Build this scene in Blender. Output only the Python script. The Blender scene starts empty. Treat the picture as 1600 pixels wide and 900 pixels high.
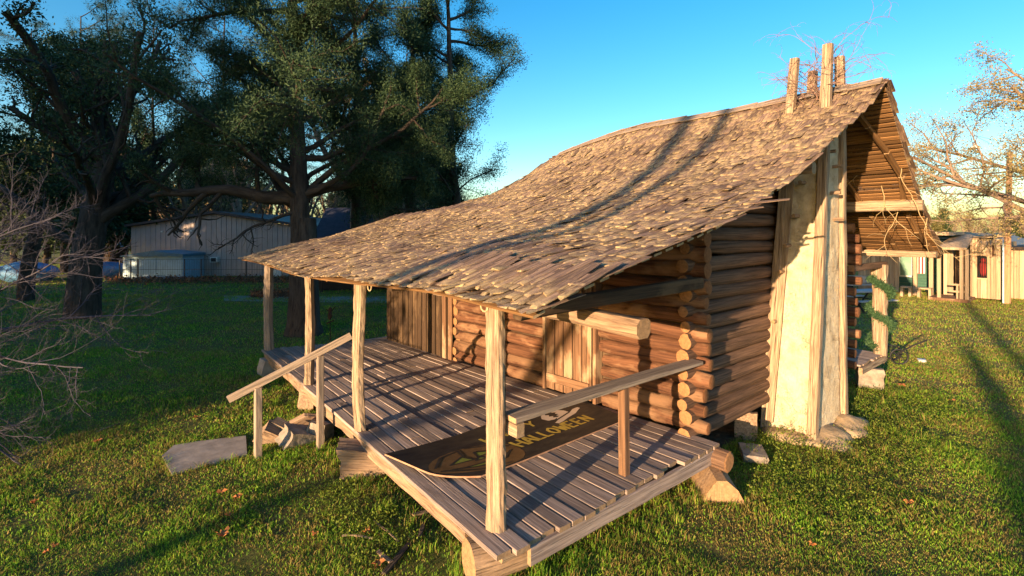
import bpy, math, random
import numpy as np
from mathutils import Vector, Matrix
R = math.radians
SC = bpy.context.scene
COL = SC.collection

# ------------------------------------------------------------------ camera, sky, sun
F_PX, HOR, CAMZ = 766.0, 360.0, 3.13
CAM = Vector((-2.5, -3.08, CAMZ)); YAW = R(-39.0)
cd = bpy.data.cameras.new("camera"); cam = bpy.data.objects.new("camera", cd); COL.objects.link(cam)
cam.location = CAM; cam.rotation_euler = (R(90), 0, YAW)
cd.sensor_width = 36.0; cd.lens = 36.0 * F_PX / 1600.0; cd.shift_y = (HOR - 450.0) / 1600.0
cd.clip_start = 0.05; cd.clip_end = 1500
SC.camera = cam
SUN_EL, SUN_AZ = 8.0, 12.5          # light travels towards +x, turned 12.5 deg to +y
wd = bpy.data.worlds.new("World"); SC.world = wd; wd.use_nodes = True
nt = wd.node_tree; nt.nodes.clear()
sky = nt.nodes.new("ShaderNodeTexSky"); sky.sky_type = 'NISHITA'; sky.sun_disc = False
sky.sun_elevation = R(SUN_EL); sky.sun_rotation = math.atan2(-math.cos(R(SUN_AZ)), -math.sin(R(SUN_AZ)))
sky.air_density = 1.0; sky.dust_density = 0.9; sky.ozone_density = 2.2
hs = nt.nodes.new("ShaderNodeHueSaturation"); hs.inputs['Saturation'].default_value = 1.4; hs.inputs['Hue'].default_value = .497
bg = nt.nodes.new("ShaderNodeBackground"); bg.inputs[1].default_value = 0.13
wo = nt.nodes.new("ShaderNodeOutputWorld")
nt.links.new(sky.outputs[0], hs.inputs['Color']); nt.links.new(hs.outputs[0], bg.inputs[0]); nt.links.new(bg.outputs[0], wo.inputs[0])
sl = bpy.data.lights.new("sun", 'SUN'); sun = bpy.data.objects.new("sun", sl); COL.objects.link(sun)
sl.energy = 5.0; sl.angle = R(0.5); sl.color = (1.0, 0.66, 0.36)
_d = Vector((math.cos(R(SUN_AZ)) * math.cos(R(SUN_EL)), math.sin(R(SUN_AZ)) * math.cos(R(SUN_EL)), -math.sin(R(SUN_EL))))
sun.rotation_euler = _d.to_track_quat('-Z', 'Y').to_euler()
SC.view_settings.view_transform = 'Standard'; SC.view_settings.look = 'None'
SC.view_settings.exposure = 1.52; SC.view_settings.gamma = 1.0; SC.view_settings.use_curve_mapping = False
SC.cycles.max_bounces = 6; SC.cycles.diffuse_bounces = 3; SC.cycles.transparent_max_bounces = 6

FW = Vector((math.sin(-YAW), math.cos(-YAW), 0)); RT = Vector((math.cos(-YAW), -math.sin(-YAW), 0))
def ray(px, py): return FW + RT * ((px - 800) / F_PX) + Vector((0, 0, (HOR - py) / F_PX))
def gp(px, py, z=0.0):
    d = ray(px, py); t = (z - CAMZ) / d.z; return CAM + d * t
def dp(px, py, t): return CAM + ray(px, py) * t
def lerp(a, b, t): return a + (b - a) * t

# ------------------------------------------------------------------ mesh builder
class MB:
    def __init__(s): s.v = []; s.f = []; s.g = []; s.e = []
    def add(s, vs, fs, gr=None, en=None):
        o = len(s.v); s.v += [tuple(x) for x in vs]; s.f += [tuple(i + o for i in f) for f in fs]
        s.g += [tuple(x) for x in (gr if gr is not None else vs)]
        s.e += list(en) if en is not None else [0.0] * len(vs)
    def build(s, name, mat, parent=None, smooth=False):
        me = bpy.data.meshes.new(name); me.from_pydata(s.v, [], s.f)
        a = me.attributes.new("gr", 'FLOAT_VECTOR', 'POINT'); a.data.foreach_set("vector", np.array(s.g, dtype=np.float32).ravel())
        a = me.attributes.new("endc", 'FLOAT', 'POINT'); a.data.foreach_set("value", np.array(s.e, dtype=np.float32))
        if mat: me.materials.append(mat)
        if smooth: me.polygons.foreach_set("use_smooth", [True] * len(me.polygons))
        me.update()
        o = bpy.data.objects.new(name, me); COL.objects.link(o)
        if parent: o.parent = parent
        return o

rnd = random.Random(7)
def frame(d, up=Vector((0, 0, 1))):
    d = d.normalized()
    s = d.cross(up)
    if s.length < 1e-3: s = d.cross(Vector((1, 0, 0)))
    s.normalize(); u = s.cross(d).normalized()
    return s, u, d

def beam(mb, p0, p1, w, h, up=Vector((0, 0, 1)), jit=0.0, nseg=1, warp=0.0, ch=0.0):
    """squared timber from p0 to p1 with slightly chamfered, wavering edges"""
    p0, p1 = Vector(p0), Vector(p1); s, u, d = frame(p1 - p0, Vector(up)); L = (p1 - p0).length
    off = Vector((rnd.uniform(0, 50), rnd.uniform(0, 50), rnd.uniform(0, 50)))
    ch = ch or min(w, h) * 0.12
    prof = [(-w/2+ch, -h/2), (w/2-ch, -h/2), (w/2, -h/2+ch), (w/2, h/2-ch), (w/2-ch, h/2), (-w/2+ch, h/2), (-w/2, h/2-ch), (-w/2, -h/2+ch)]
    vs, gr, fs, en = [], [], [], []
    ph = rnd.uniform(0, 6.28)
    for i in range(nseg + 1):
        t = i / nseg; c = p0 + d * (L * t) + u * (warp * math.sin(t * 5 + ph)) + s * (warp * .6 * math.cos(t * 4 + ph))
        for a, b in prof:
            a2 = a + rnd.uniform(-jit, jit); b2 = b + rnd.uniform(-jit, jit)
            vs.append(c + s * a2 + u * b2); gr.append(off + Vector((a, b, L * t))); en.append(0)
    n = len(prof)
    for i in range(nseg):
        for k in range(n):
            a = i*n + k; b = i*n + (k+1) % n; fs.append((a, b, b+n, a+n))
    o = len(vs)
    for i, rev in ((0, True), (nseg, False)):
        st = len(vs)
        for k in range(n): vs.append(vs[i*n+k].copy()); gr.append(off + Vector((prof[k][0], prof[k][1], 0))); en.append(1.0)
        idx = list(range(st, st+n)); fs.append(tuple(reversed(idx)) if rev else tuple(idx))
    mb.add(vs, fs, gr, en)

def log(mb, pts, rads, seg=14, wob=0.06, caps=True, flat=0.0, sub=1, knots=0):
    """round timber through pts with radii"""
    pts = [Vector(p) for p in pts]
    if sub > 1 and len(pts) >= 2:
        q, rr = [], []
        for i in range(len(pts)-1):
            for k in range(sub): t = k/sub; q.append(pts[i].lerp(pts[i+1], t)); rr.append(lerp(rads[i], rads[i+1], t))
        q.append(pts[-1]); rr.append(rads[-1]); pts, rads = q, rr
    off = Vector((rnd.uniform(0, 50), rnd.uniform(0, 50), rnd.uniform(0, 50)))
    vs, gr, fs, en = [], [], [], []; L = 0
    base = [1 + rnd.uniform(-wob, wob) for _ in range(seg)]
    kn = [(rnd.uniform(0, 1), rnd.uniform(0, seg)) for _ in range(knots)]
    s0 = None
    for i, p in enumerate(pts):
        d = (pts[min(i+1, len(pts)-1)] - pts[max(i-1, 0)])
        if s0 is None: s, u, d = frame(d, Vector((.3, .2, 1)) if abs(d.normalized().z) < .8 else Vector((0, 1, .1)))
        else: d = d.normalized(); s = (s0 - d*s0.dot(d)).normalized(); u = s.cross(d).normalized()
        s0 = s
        if i: L += (p - pts[i-1]).length
        for k in range(seg):
            a = 2*math.pi*k/seg; r = rads[i] * (base[k] + rnd.uniform(-wob, wob)*.4)
            for (kt, ka) in kn:
                dd = abs(kt*len(pts) - i); da = min(abs(k-ka), seg-abs(k-ka))
                if dd < 1.2 and da < 1.6: r *= 1.12
            v = s*math.cos(a) + u*math.sin(a)*(1-flat)
            vs.append(p + v*r); gr.append(off + Vector((math.cos(a)*rads[i], math.sin(a)*rads[i], L))); en.append(0)
    n = seg
    for i in range(len(pts)-1):
        for k in range(n):
            a = i*n+k; b = i*n+(k+1) % n; fs.append((a, b, b+n, a+n))
    if caps:
        for i, sg in ((0, -1), (len(pts)-1, 1)):
            st = len(vs); d = (pts[1]-pts[0] if i == 0 else pts[-1]-pts[-2]).normalized()*sg
            for rr, push in ((1.0, 0), (.82, .06), (0.0, .07)):
                for k in range(n if rr > 0 else 1):
                    b = vs[i*n+k]
                    c = pts[i] + (b-pts[i])*rr + d*rads[i]*push*1.2
                    vs.append(c); gr.append(off + Vector((math.cos(2*math.pi*k/n)*rads[i]*rr, math.sin(2*math.pi*k/n)*rads[i]*rr, 0))); en.append(1.0)
            for q in (0,):
                for k in range(n):
                    a, b = st+k, st+(k+1) % n; fs.append((a, b, b+n, a+n) if sg > 0 else (b, a, a+n, b+n))
            ctr = st+2*n
            for k in range(n):
                a, b = st+n+k, st+n+(k+1) % n; fs.append((a, b, ctr) if sg > 0 else (b, a, ctr))
            for j in range(st, len(vs)): pass
        # ring pattern centre: store relative coords in gr already
    mb.add(vs, fs, gr, en)

def tube(mb, pts, r0, r1=None, seg=5):
    r1 = r0 if r1 is None else r1; n = len(pts)
    log(mb, pts, [lerp(r0, r1, i/(n-1)) for i in range(n)], seg=seg, wob=0.02, caps=False)

def quadbox(mb, lo, hi):
    x0, y0, z0 = lo; x1, y1, z1 = hi
    vs = [(x0,y0,z0),(x1,y0,z0),(x1,y1,z0),(x0,y1,z0),(x0,y0,z1),(x1,y0,z1),(x1,y1,z1),(x0,y1,z1)]
    mb.add(vs, [(0,3,2,1),(4,5,6,7),(0,1,5,4),(1,2,6,5),(2,3,7,6),(3,0,4,7)])

# ------------------------------------------------------------------ materials
def newmat(name):
    m = bpy.data.materials.new(name); m.use_nodes = True; n = m.node_tree; n.nodes.clear()
    o = n.nodes.new("ShaderNodeOutputMaterial"); b = n.nodes.new("ShaderNodeBsdfPrincipled")
    n.links.new(b.outputs[0], o.inputs[0]); b.inputs['Roughness'].default_value = .9
    try: b.inputs['Specular IOR Level'].default_value = .25
    except Exception: pass
    return m, n, b
def N(n, t, **k):
    x = n.nodes.new("ShaderNode" + t)
    for a, v in k.items(): setattr(x, a, v)
    return x
def noise(n, src, scale, detail=5, rough=.6, mscale=None, dist=0.0):
    if mscale:
        mp = N(n, "Mapping"); mp.inputs['Scale'].default_value = mscale; n.links.new(src, mp.inputs[0]); src = mp.outputs[0]
    x = N(n, "TexNoise"); x.inputs['Scale'].default_value = scale; x.inputs['Detail'].default_value = detail
    x.inputs['Roughness'].default_value = rough; x.inputs['Distortion'].default_value = dist
    n.links.new(src, x.inputs['Vector']); return x.outputs[0]
def ramp(n, fac, stops):
    x = N(n, "ValToRGB"); el = x.color_ramp.elements
    while len(el) < len(stops): el.new(.5)
    for e, (p, c) in zip(el, stops): e.position = p; e.color = (*c, 1) if len(c) == 3 else (c[0], c[0], c[0], 1)
    n.links.new(fac, x.inputs[0]); return x.outputs[0]
def mix(n, a, b, fac, mode='MIX'):
    x = N(n, "MixRGB", blend_type=mode)
    for i, v in ((0, fac), (1, a), (2, b)):
        if isinstance(v, (int, float)): x.inputs[i].default_value = v
        elif isinstance(v, tuple): x.inputs[i].default_value = (*v, 1)
        else: n.links.new(v, x.inputs[i])
    return x.outputs[0]
def math_(n, op, a, b=0.0):
    x = N(n, "Math", operation=op)
    for i, v in ((0, a), (1, b)):
        if isinstance(v, (int, float)): x.inputs[i].default_value = v
        else: n.links.new(v, x.inputs[i])
    return x.outputs[0]
def bump(n, b, h, strength=.5, dist=.01):
    x = N(n, "Bump"); x.inputs['Strength'].default_value = strength; x.inputs['Distance'].default_value = dist
    n.links.new(h, x.inputs['Height']); n.links.new(x.outputs[0], b.inputs['Normal'])
def isl(n): return N(n, "NewGeometry").outputs['Random Per Island']
def attr(n, nm, o='Vector'): return N(n, "Attribute", attribute_name=nm).outputs[o]

def wood(name, ca, cb, crack=.6, end=None, var=.35, sx=16, sz=1.3, bs=.6, bd=.012, patch=None):
    m, n, b = newmat(name); g = attr(n, "gr")
    f = noise(n, g, 1, 7, .65, (sx, sx, sz), .25)
    c = ramp(n, f, [(.3, ca), (.68, cb)])
    if patch:
        p = noise(n, g, 2.2, 4, .6, (1, 1, .5)); c = mix(n, c, patch, ramp(n, p, [(.52, (0,)), (.62, (.75,))]))
    r = isl(n); v = math_(n, 'ADD', math_(n, 'MULTIPLY', r, var), 1 - var/2)
    cc = N(n, "CombineColor"); [n.links.new(v, cc.inputs[i]) for i in range(3)]
    c = mix(n, c, cc.outputs[0], 1.0, 'MULTIPLY')
    cr = noise(n, g, 1, 3, .7, (sx*1.9, sx*1.9, sz*.7), .1)
    crm = ramp(n, cr, [(.30, (.12,)), (.42, (1.0,))])
    c = mix(n, c, mix(n, c, crm, 1.0, 'MULTIPLY'), crack)
    if end:
        sep = N(n, "Mapping"); n.links.new(g, sep.inputs[0])
        w = noise(n, g, 30, 4, .6)
        c = mix(n, c, ramp(n, w, [(.3, tuple(x*.6 for x in end)), (.7, end)]), attr(n, "endc", 'Fac'))
    n.links.new(c, b.inputs['Base Color'])
    h = math_(n, 'ADD', math_(n, 'MULTIPLY', f, .6), math_(n, 'MULTIPLY', crm, .6))
    bump(n, b, h, bs, bd)
    return m

M = {}
M['deck'] = wood("weathered_deck_wood", (.13, .098, .090), (.40, .325, .295), crack=.75, end=(.35, .24, .15), var=.6, sx=48, sz=1.6)
M['post'] = wood("peeled_post_wood", (.11, .066, .042), (.46, .355, .25), crack=1.0, end=(.4, .28, .17), var=.1, sx=50, sz=2.2, bd=.012, bs=.8)
M['log'] = wood("cabin_log_wood", (.048, .020, .013), (.175, .082, .045), crack=.6, end=(.26, .115, .05), var=.5, sx=32, sz=1.2, patch=(.27, .16, .095))
M['logg'] = wood("grey_log_wood", (.045, .027, .021), (.20, .12, .08), crack=.85, end=(.36, .19, .09), var=.45, sx=36, sz=1.3)
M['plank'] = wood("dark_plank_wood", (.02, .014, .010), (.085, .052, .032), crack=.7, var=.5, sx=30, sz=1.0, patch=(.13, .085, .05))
M['door'] = wood("shutter_plank_wood", (.075, .042, .025), (.24, .135, .08), crack=.7, var=.3, sx=34, sz=1.0, patch=(.44, .32, .21))
M['rail'] = wood("grey_rail_board", (.13, .10, .085), (.37, .30, .24), crack=.7, end=(.5, .34, .2), var=.1, sx=45, sz=1.6)
M['lath'] = wood("brown_lath_wood", (.07, .035, .015), (.27, .15, .065), crack=.5, end=(.5, .35, .2), var=.8, sx=40)
M['chunk'] = wood("split_wood_block", (.13, .085, .06), (.38, .27, .185), crack=.8, end=(.38, .24, .13), var=.3, sx=30, sz=2.5, bd=.02)
M['shackw'] = wood("pale_shack_board", (.24, .17, .11), (.50, .38, .26), crack=.5, var=.45, sx=16, sz=.6)
M['bark'] = wood("tree_bark", (.02, .016, .014), (.08, .062, .052), crack=.6, var=.0, sx=9, sz=2.0, bd=.05, bs=.9)
M['palebark'] = wood("pale_branch_bark", (.03, .03, .045), (.09, .085, .115), crack=.2, var=.1, sx=9, sz=2.0, bd=.02)
M['tanbark'] = wood("tan_branch_bark", (.12, .085, .065), (.30, .22, .17), crack=.2, var=.1, sx=9, sz=2.0, bd=.02)

def shingle_mat():
    m, n, b = newmat("split_shingle_wood"); g = attr(n, "gr")
    f = noise(n, g, 1, 6, .65, (80, 80, 5.0), .3)
    c = ramp(n, f, [(.28, (.06, .038, .038)), (.5, (.19, .13, .105)), (.72, (.43, .31, .19))])
    r = isl(n); v = math_(n, 'ADD', math_(n, 'MULTIPLY', r, .85), .48)
    cc = N(n, "CombineColor"); [n.links.new(v, cc.inputs[i]) for i in range(3)]
    c = mix(n, c, cc.outputs[0], 1.0, 'MULTIPLY')
    w = noise(n, N(n, "TexCoord").outputs['Object'], 9, 5, .7)
    li = math_(n, 'MULTIPLY', attr(n, "endc", 'Fac'), ramp(n, w, [(.38, (0,)), (.55, (1,))]))
    c = mix(n, c, (.55, .42, .22), math_(n, 'MULTIPLY', li, .7))
    big = noise(n, N(n, "TexCoord").outputs['Object'], .7, 3, .6)
    c = mix(n, c, mix(n, c, (.62, .58, .62), 1.0, 'MULTIPLY'), ramp(n, big, [(.45, (0,)), (.65, (.6,))]))
    n.links.new(c, b.inputs['Base Color'])
    w2 = noise(n, N(n, "TexCoord").outputs['Object'], 40, 4, .8)
    bump(n, b, math_(n, 'ADD', f, math_(n, 'MULTIPLY', w2, .8)), .9, .015)
    return m
M['shingle'] = shingle_mat()

def simple(name, c, rough=.8, nz=0.0, scale=8, metallic=0, bs=0.0, bd=.01, c2=None, obj=True):
    m, n, b = newmat(name); b.inputs['Roughness'].default_value = rough; b.inputs['Metallic'].default_value = metallic
    s = N(n, "TexCoord").outputs['Object']; f = noise(n, s, scale, 5, .6)
    c2 = c2 or tuple(max(0, x*(1-nz)) for x in c)
    col = ramp(n, f, [(.32, c2), (.62, c)]); n.links.new(col, b.inputs['Base Color'])
    if bs: bump(n, b, f, bs, bd)
    return m

def clay_mat():
    m, n, b = newmat("clay_daub"); s = N(n, "TexCoord").outputs['Object']
    f = noise(n, s, 5, 8, .65); c = ramp(n, f, [(.3, (.42, .33, .22)), (.5, (.60, .51, .36)), (.7, (.70, .63, .48))])
    vo = N(n, "TexVoronoi", feature='DISTANCE_TO_EDGE'); vo.inputs['Scale'].default_value = 4.5
    ds = noise(n, s, 6, 3); mx = N(n, "VectorMath", operation='ADD'); n.links.new(s, mx.inputs[0]); n.links.new(ds, mx.inputs[1]); n.links.new(mx.outputs[0], vo.inputs['Vector'])
    cr = ramp(n, vo.outputs[0], [(.0, (.45,)), (.018, (1,))]); 
    crk = mix(n, (1., 1., 1.), cr, ramp(n, noise(n, s, 2.1, 2), [(.5, (0,)), (.6, (.6,))]))
    c = mix(n, c, crk, 1.0, 'MULTIPLY')
    st = noise(n, s, 1, 5, .7, (7, 7, 1.1)); c = mix(n, c, (.36, .25, .14), ramp(n, st, [(.58, (0,)), (.72, (.5,))]))
    n.links.new(c, b.inputs['Base Color'])
    bump(n, b, math_(n, 'ADD', noise(n, s, 14, 6, .7), math_(n, 'MULTIPLY', crk, .7)), 1.0, .05)
    return m
M['clay'] = clay_mat()
M['stone'] = simple("field_stone", (.30, .26, .22), .9, .5, 7, bs=.7, bd=.03)
M['slab'] = simple("concrete_slab", (.36, .31, .27), .9, .35, 6, bs=.5, bd=.01)
M['metalwall'] = None
def ribbed(name, c, pitch, axis='y', depth=.6, dirt=.2):
    m, n, b = newmat(name); s = N(n, "TexCoord").outputs['Object']
    f = noise(n, s, 1.3, 5, .6); col = ramp(n, f, [(.3, tuple(x*(1-dirt) for x in c)), (.7, c)])
    n.links.new(col, b.inputs['Base Color']); b.inputs['Roughness'].default_value = .55
    return m
M['metalwall'] = ribbed("tan_metal_siding", (.43, .37, .35), .3)
M['shedwhite'] = simple("pale_blue_metal", (.42, .60, .72), .5, .2, 3)
M['shedblue'] = simple("blue_grey_metal", (.10, .22, .30), .5, .2, 3)
M['darkmetal'] = simple("dark_trim_metal", (.06, .055, .06), .5, .3, 3)
M['white'] = simple("white_paint", (.75, .74, .70), .6, .12, 6)
M['grey'] = simple("grey_paint", (.32, .33, .36), .6, .2, 6)
M['blueroof'] = simple("blue_grey_roofing", (.10, .15, .22), .7, .3, 4)
M['darkroof'] = simple("dark_slate_roofing", (.045, .05, .075), .8, .3, 4)
M['brownwall'] = simple("dark_brown_siding", (.045, .032, .028), .8, .4, 3)
M['green'] = simple("green_siding_paint", (.05, .13, .10), .7, .2, 5)
M['glass'] = simple("dark_window_glass", (.03, .05, .06), .12, .2, 2)
M['glassgreen'] = simple("pale_green_glass", (.22, .38, .30), .2, .3, 2)
M['red'] = simple("red_cloth", (.45, .03, .03), .8, .3, 6)
M['iron'] = simple("rusty_iron", (.08, .035, .02), .8, .5, 12, bs=.4)
M['black'] = simple("black_steel", (.02, .02, .022), .5, .2, 9)
M['bluetarp'] = simple("blue_tarp", (.10, .26, .50), .6, .3, 3)
M['pole'] = wood("utility_pole_wood", (.24, .13, .07), (.44, .27, .16), crack=.5, var=.0, sx=10, sz=.6)
M['rope'] = simple("old_rope", (.45, .36, .22), .9, .3, 30)
M['vine'] = simple("dry_vine", (.24, .15, .12), .9, .3, 8)
M['dryvine'] = simple("pale_dry_vine", (.48, .36, .20), .9, .3, 8)

def leafmat(name, ca, cb, trans=.3, rough=.7):
    m, n, b = newmat(name); r = isl(n)
    c = ramp(n, r, [(.1, ca), (.9, cb)]); n.links.new(c, b.inputs['Base Color']); b.inputs['Roughness'].default_value = rough
    o = [x for x in n.nodes if x.type == 'OUTPUT_MATERIAL'][0]
    t = N(n, "BsdfTranslucent"); n.links.new(c, t.inputs[0]); ms = N(n, "MixShader"); ms.inputs[0].default_value = trans
    n.links.new(b.outputs[0], ms.inputs[1]); n.links.new(t.outputs[0], ms.inputs[2]); n.links.new(ms.outputs[0], o.inputs[0])
    return m
M['cedar'] = leafmat("cedar_foliage", (.014, .040, .020), (.050, .090, .036), .15)
M['ever'] = leafmat("evergreen_foliage", (.02, .045, .02), (.07, .10, .035), .2)
M['olive'] = leafmat("olive_foliage", (.09, .10, .03), (.22, .19, .07), .25)
M['rust'] = leafmat("rusty_foliage", (.18, .16, .06), (.38, .31, .14), .3)
M['fall'] = leafmat("fallen_leaf", (.32, .10, .035), (.50, .22, .08), .25)
M['litter'] = leafmat("leaf_litter", (.12, .05, .03), (.32, .15, .07), .1)
M['garland'] = leafmat("garland_needles", (.02, .06, .03), (.07, .14, .06), .2)

# lawn colours are shared by the ground sheet and the blades
def lawn(n, pos, dry_bias=0.0):
    a = noise(n, pos, .55, 4, .6); b_ = noise(n, pos, 2.7, 4, .7)
    f = math_(n, 'ADD', math_(n, 'MULTIPLY', a, .6), math_(n, 'MULTIPLY', b_, .45))
    sp = N(n, "SeparateXYZ"); n.links.new(pos, sp.inputs[0]); mr = N(n, "MapRange"); n.links.new(sp.outputs[0], mr.inputs[0])
    mr.inputs[1].default_value = 7; mr.inputs[2].default_value = 20; mr.inputs[3].default_value = 0; mr.inputs[4].default_value = .14
    f = math_(n, 'ADD', f, mr.outputs[0])
    return ramp(n, f, [(.37 + dry_bias, (0,)), (.57 + dry_bias, (1,))])
def blade_mat():
    m, n, b = newmat("grass_blades"); pos = N(n, "NewGeometry").outputs['Position']; r = isl(n)
    dry = math_(n, 'MULTIPLY', lawn(n, pos, .03), 1.0)
    g = ramp(n, r, [(.0, (.06, .17, .014)), (.6, (.20, .40, .03)), (1, (.38, .54, .05))])
    d = ramp(n, r, [(.0, (.14, .11, .03)), (.6, (.30, .24, .065)), (1, (.46, .35, .13))])
    k = math_(n, 'ADD', math_(n, 'MULTIPLY', dry, .75), math_(n, 'MULTIPLY', math_(n, 'GREATER_THAN', N(n, "TexWhiteNoise", noise_dimensions='1D').outputs[0], .5), 0.0))
    w = N(n, "TexWhiteNoise", noise_dimensions='1D'); n.links.new(r, w.inputs['W'])
    sel = math_(n, 'LESS_THAN', w.outputs[0], math_(n, 'ADD', math_(n, 'MULTIPLY', dry, .62), .06))
    c = mix(n, g, d, sel); n.links.new(c, b.inputs['Base Color']); b.inputs['Roughness'].default_value = .7
    o = [x for x in n.nodes if x.type == 'OUTPUT_MATERIAL'][0]
    t = N(n, "BsdfTranslucent"); n.links.new(c, t.inputs[0]); ms = N(n, "MixShader"); ms.inputs[0].default_value = .4
    n.links.new(b.outputs[0], ms.inputs[1]); n.links.new(t.outputs[0], ms.inputs[2]); n.links.new(ms.outputs[0], o.inputs[0])
    return m
M['blade'] = blade_mat()
def ground_mat():
    m, n, b = newmat("lawn_ground"); pos = N(n, "NewGeometry").outputs['Position']
    dry = lawn(n, pos); fine = noise(n, pos, 22, 6, .8); fine2 = noise(n, pos, 6, 6, .75)
    g = ramp(n, fine, [(.3, (.03, .06, .008)), (.7, (.12, .19, .02))])
    d = ramp(n, fine, [(.3, (.09, .075, .024)), (.7, (.29, .23, .08))])
    c = mix(n, g, d, math_(n, 'MULTIPLY', dry, .8))
    soil = noise(n, pos, 1.1, 5, .7)
    c = mix(n, c, ramp(n, fine, [(.3, (.05, .035, .022)), (.7, (.13, .09, .055))]), ramp(n, soil, [(.60, (0,)), (.68, (.8,))]))
    n.links.new(c, b.inputs['Base Color'])
    bump(n, b, math_(n, 'ADD', fine, fine2), 1.0, .06)
    return m
M['ground'] = ground_mat()
M['soil'] = simple("bare_soil", (.13, .09, .055), 1, .6, 9, bs=.9, bd=.04)
M['path'] = simple("pale_path", (.30, .29, .30), .9, .25, 5)

def tag(o, label=None, cat=None, group=None, kind=None):
    if label: o['label'] = label
    if cat: o['category'] = cat
    if group: o['group'] = group
    if kind: o['kind'] = kind
    return o
def empty(name, loc=(0, 0, 0), rz=0):
    o = bpy.data.objects.new(name, None); COL.objects.link(o); o.location = loc; o.rotation_euler = (0, 0, rz); o.empty_display_size = .3
    return o
def copy_tree(o, parent=None):
    c = o.copy(); COL.objects.link(c)
    if parent: c.parent = parent
    for ch in [x for x in list(bpy.data.objects) if x.parent == o]: copy_tree(ch, c)
    return c

# ------------------------------------------------------------------ ground
def grid_sheet(name, x0, x1, y0, y1, n, z, mat):
    vs = [(lerp(x0, x1, i/n), lerp(y0, y1, j/n), z) for j in range(n+1) for i in range(n+1)]
    fs = [(j*(n+1)+i, j*(n+1)+i+1, (j+1)*(n+1)+i+1, (j+1)*(n+1)+i) for j in range(n) for i in range(n)]
    mb = MB(); mb.add(vs, fs); return mb.build(name, mat)
tag(grid_sheet("ground", -500, 700, -500, 700, 12, 0.0, M['ground']), kind='structure')

# ------------------------------------------------------------------ roof surface
def interp(x, xs, ys):
    return float(np.interp(x, xs, ys))
RX = [-.38, 0.6, 1.6, 2.5, 3.5, 4.4, 5.3, 6.0]; RZ = [2.50, 2.79, 3.04, 3.32, 3.70, 4.14, 4.70, 5.24]
def zf(x, y=0):
    s = .03*math.sin(y*1.1+x*.7) + .02*math.sin(y*2.3-x*1.9)
    rs = -.36*min(1, max(0, (y-3.1)/2.9))**1.7*min(1, max(0, (min(x, 12-x)-3)/3.0)) + .03*min(1, max(0, (3-abs(y-2.6))/3))*(1 if x > 4 else 0)*0
    if x > 6.0: return interp(x, [6.0, 8.3, 9.6, 10.75], [5.24, 3.74, 3.08, 2.60]) + s*.6 + rs
    return interp(x, RX, RZ) + s*min(1, max(0.2, (6.3-x)/2)) + rs + .12*max(0, 1-y/4)*max(0, 1-abs(x)/2)
def y_right(x): return interp(x, [-.45, 1, 3, 4.5, 6.0, 8.3, 10.8], [-.70, -.72, -.72, -.82, -1.05, -.95, -.86])
def y_left(x): return interp(x, [-.4, 1.9, 2.5, 3.0, 3.4, 3.9, 5.2, 6.0, 10.8], [8.98, 8.85, 8.5, 7.6, 6.7, 6.35, 6.1, 5.85, 6.0])

cabin = empty("log_cabin", (0, 0, 0))
tag(cabin, "weathered log cabin with sweeping split-shingle roof, open porch and clay chimney", "cabin")

DK = .5
def wallx(y): return 3.40 - .085*y
def deck_pt(s, y, z=DK):       # s 0..1 from front edge to the wall line
    return Vector((lerp(-.12*max(0, 1-y/6), wallx(y)-.1, s), y, z))

# porch deck: boards run along y
mb = MB(); NB = 21
for i in range(NB):
    s0, s1 = i/NB, (i+1)/NB; y = .03 + rnd.uniform(-.05, .05) if i else .06
    yend = 8.8 - .75*(i/NB) + rnd.uniform(-.04, .04)
    cuts = [y]
    yy = y + rnd.uniform(1.6, 3.6) if i else 3.1
    while yy < yend - .8: cuts.append(yy); yy += rnd.uniform(2.4, 3.4)
    cuts.append(yend)
    for a, b in zip(cuts[:-1], cuts[1:]):
        sm = (s0+s1)/2; w = (deck_pt(s1, (a+b)/2).x - deck_pt(s0, (a+b)/2).x) - rnd.uniform(.008, .02)
        dz = rnd.uniform(-.006, .008)
        beam(mb, deck_pt(sm, a+.006, DK-.02+dz+rnd.uniform(-.004, .006)), deck_pt(sm, b-.006, DK-.02+dz+rnd.uniform(-.004, .006)), w, .045, nseg=6, warp=.003, jit=.001)
deck = mb.build("porch_deck", M['deck'], cabin)
mb = MB()
beam(mb, (.0, .62, DK-.135), (.10, 8.7, DK-.13), .10, .17, jit=.02, nseg=30, warp=.006)
mb.build("front_sill_beam", M['chunk'], cabin)
mb = MB(); beam(mb, (.22, .05, DK-.125), (3.3, .02, DK-.125), .045, .16, up=(0, 0, 1), jit=.003, nseg=10)
mb.build("side_rim_board", M['deck'], cabin)
mb = MB()
for y in (1.4, 2.8, 4.2, 5.6, 7.0, 8.55): beam(mb, (.13, y, DK-.13), (3.2, y, DK-.13), .1, .15)
mb.build("floor_joist", M['deck'], cabin)
mb = MB(); log(mb, [(3.2, -.16, DK-.14), (3.2, .6, DK-.14), (2.9, 8.2, DK-.14)], [.12, .12, .12], seg=12, sub=4)
mb.build("sill_log", M['logg'], cabin)

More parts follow.
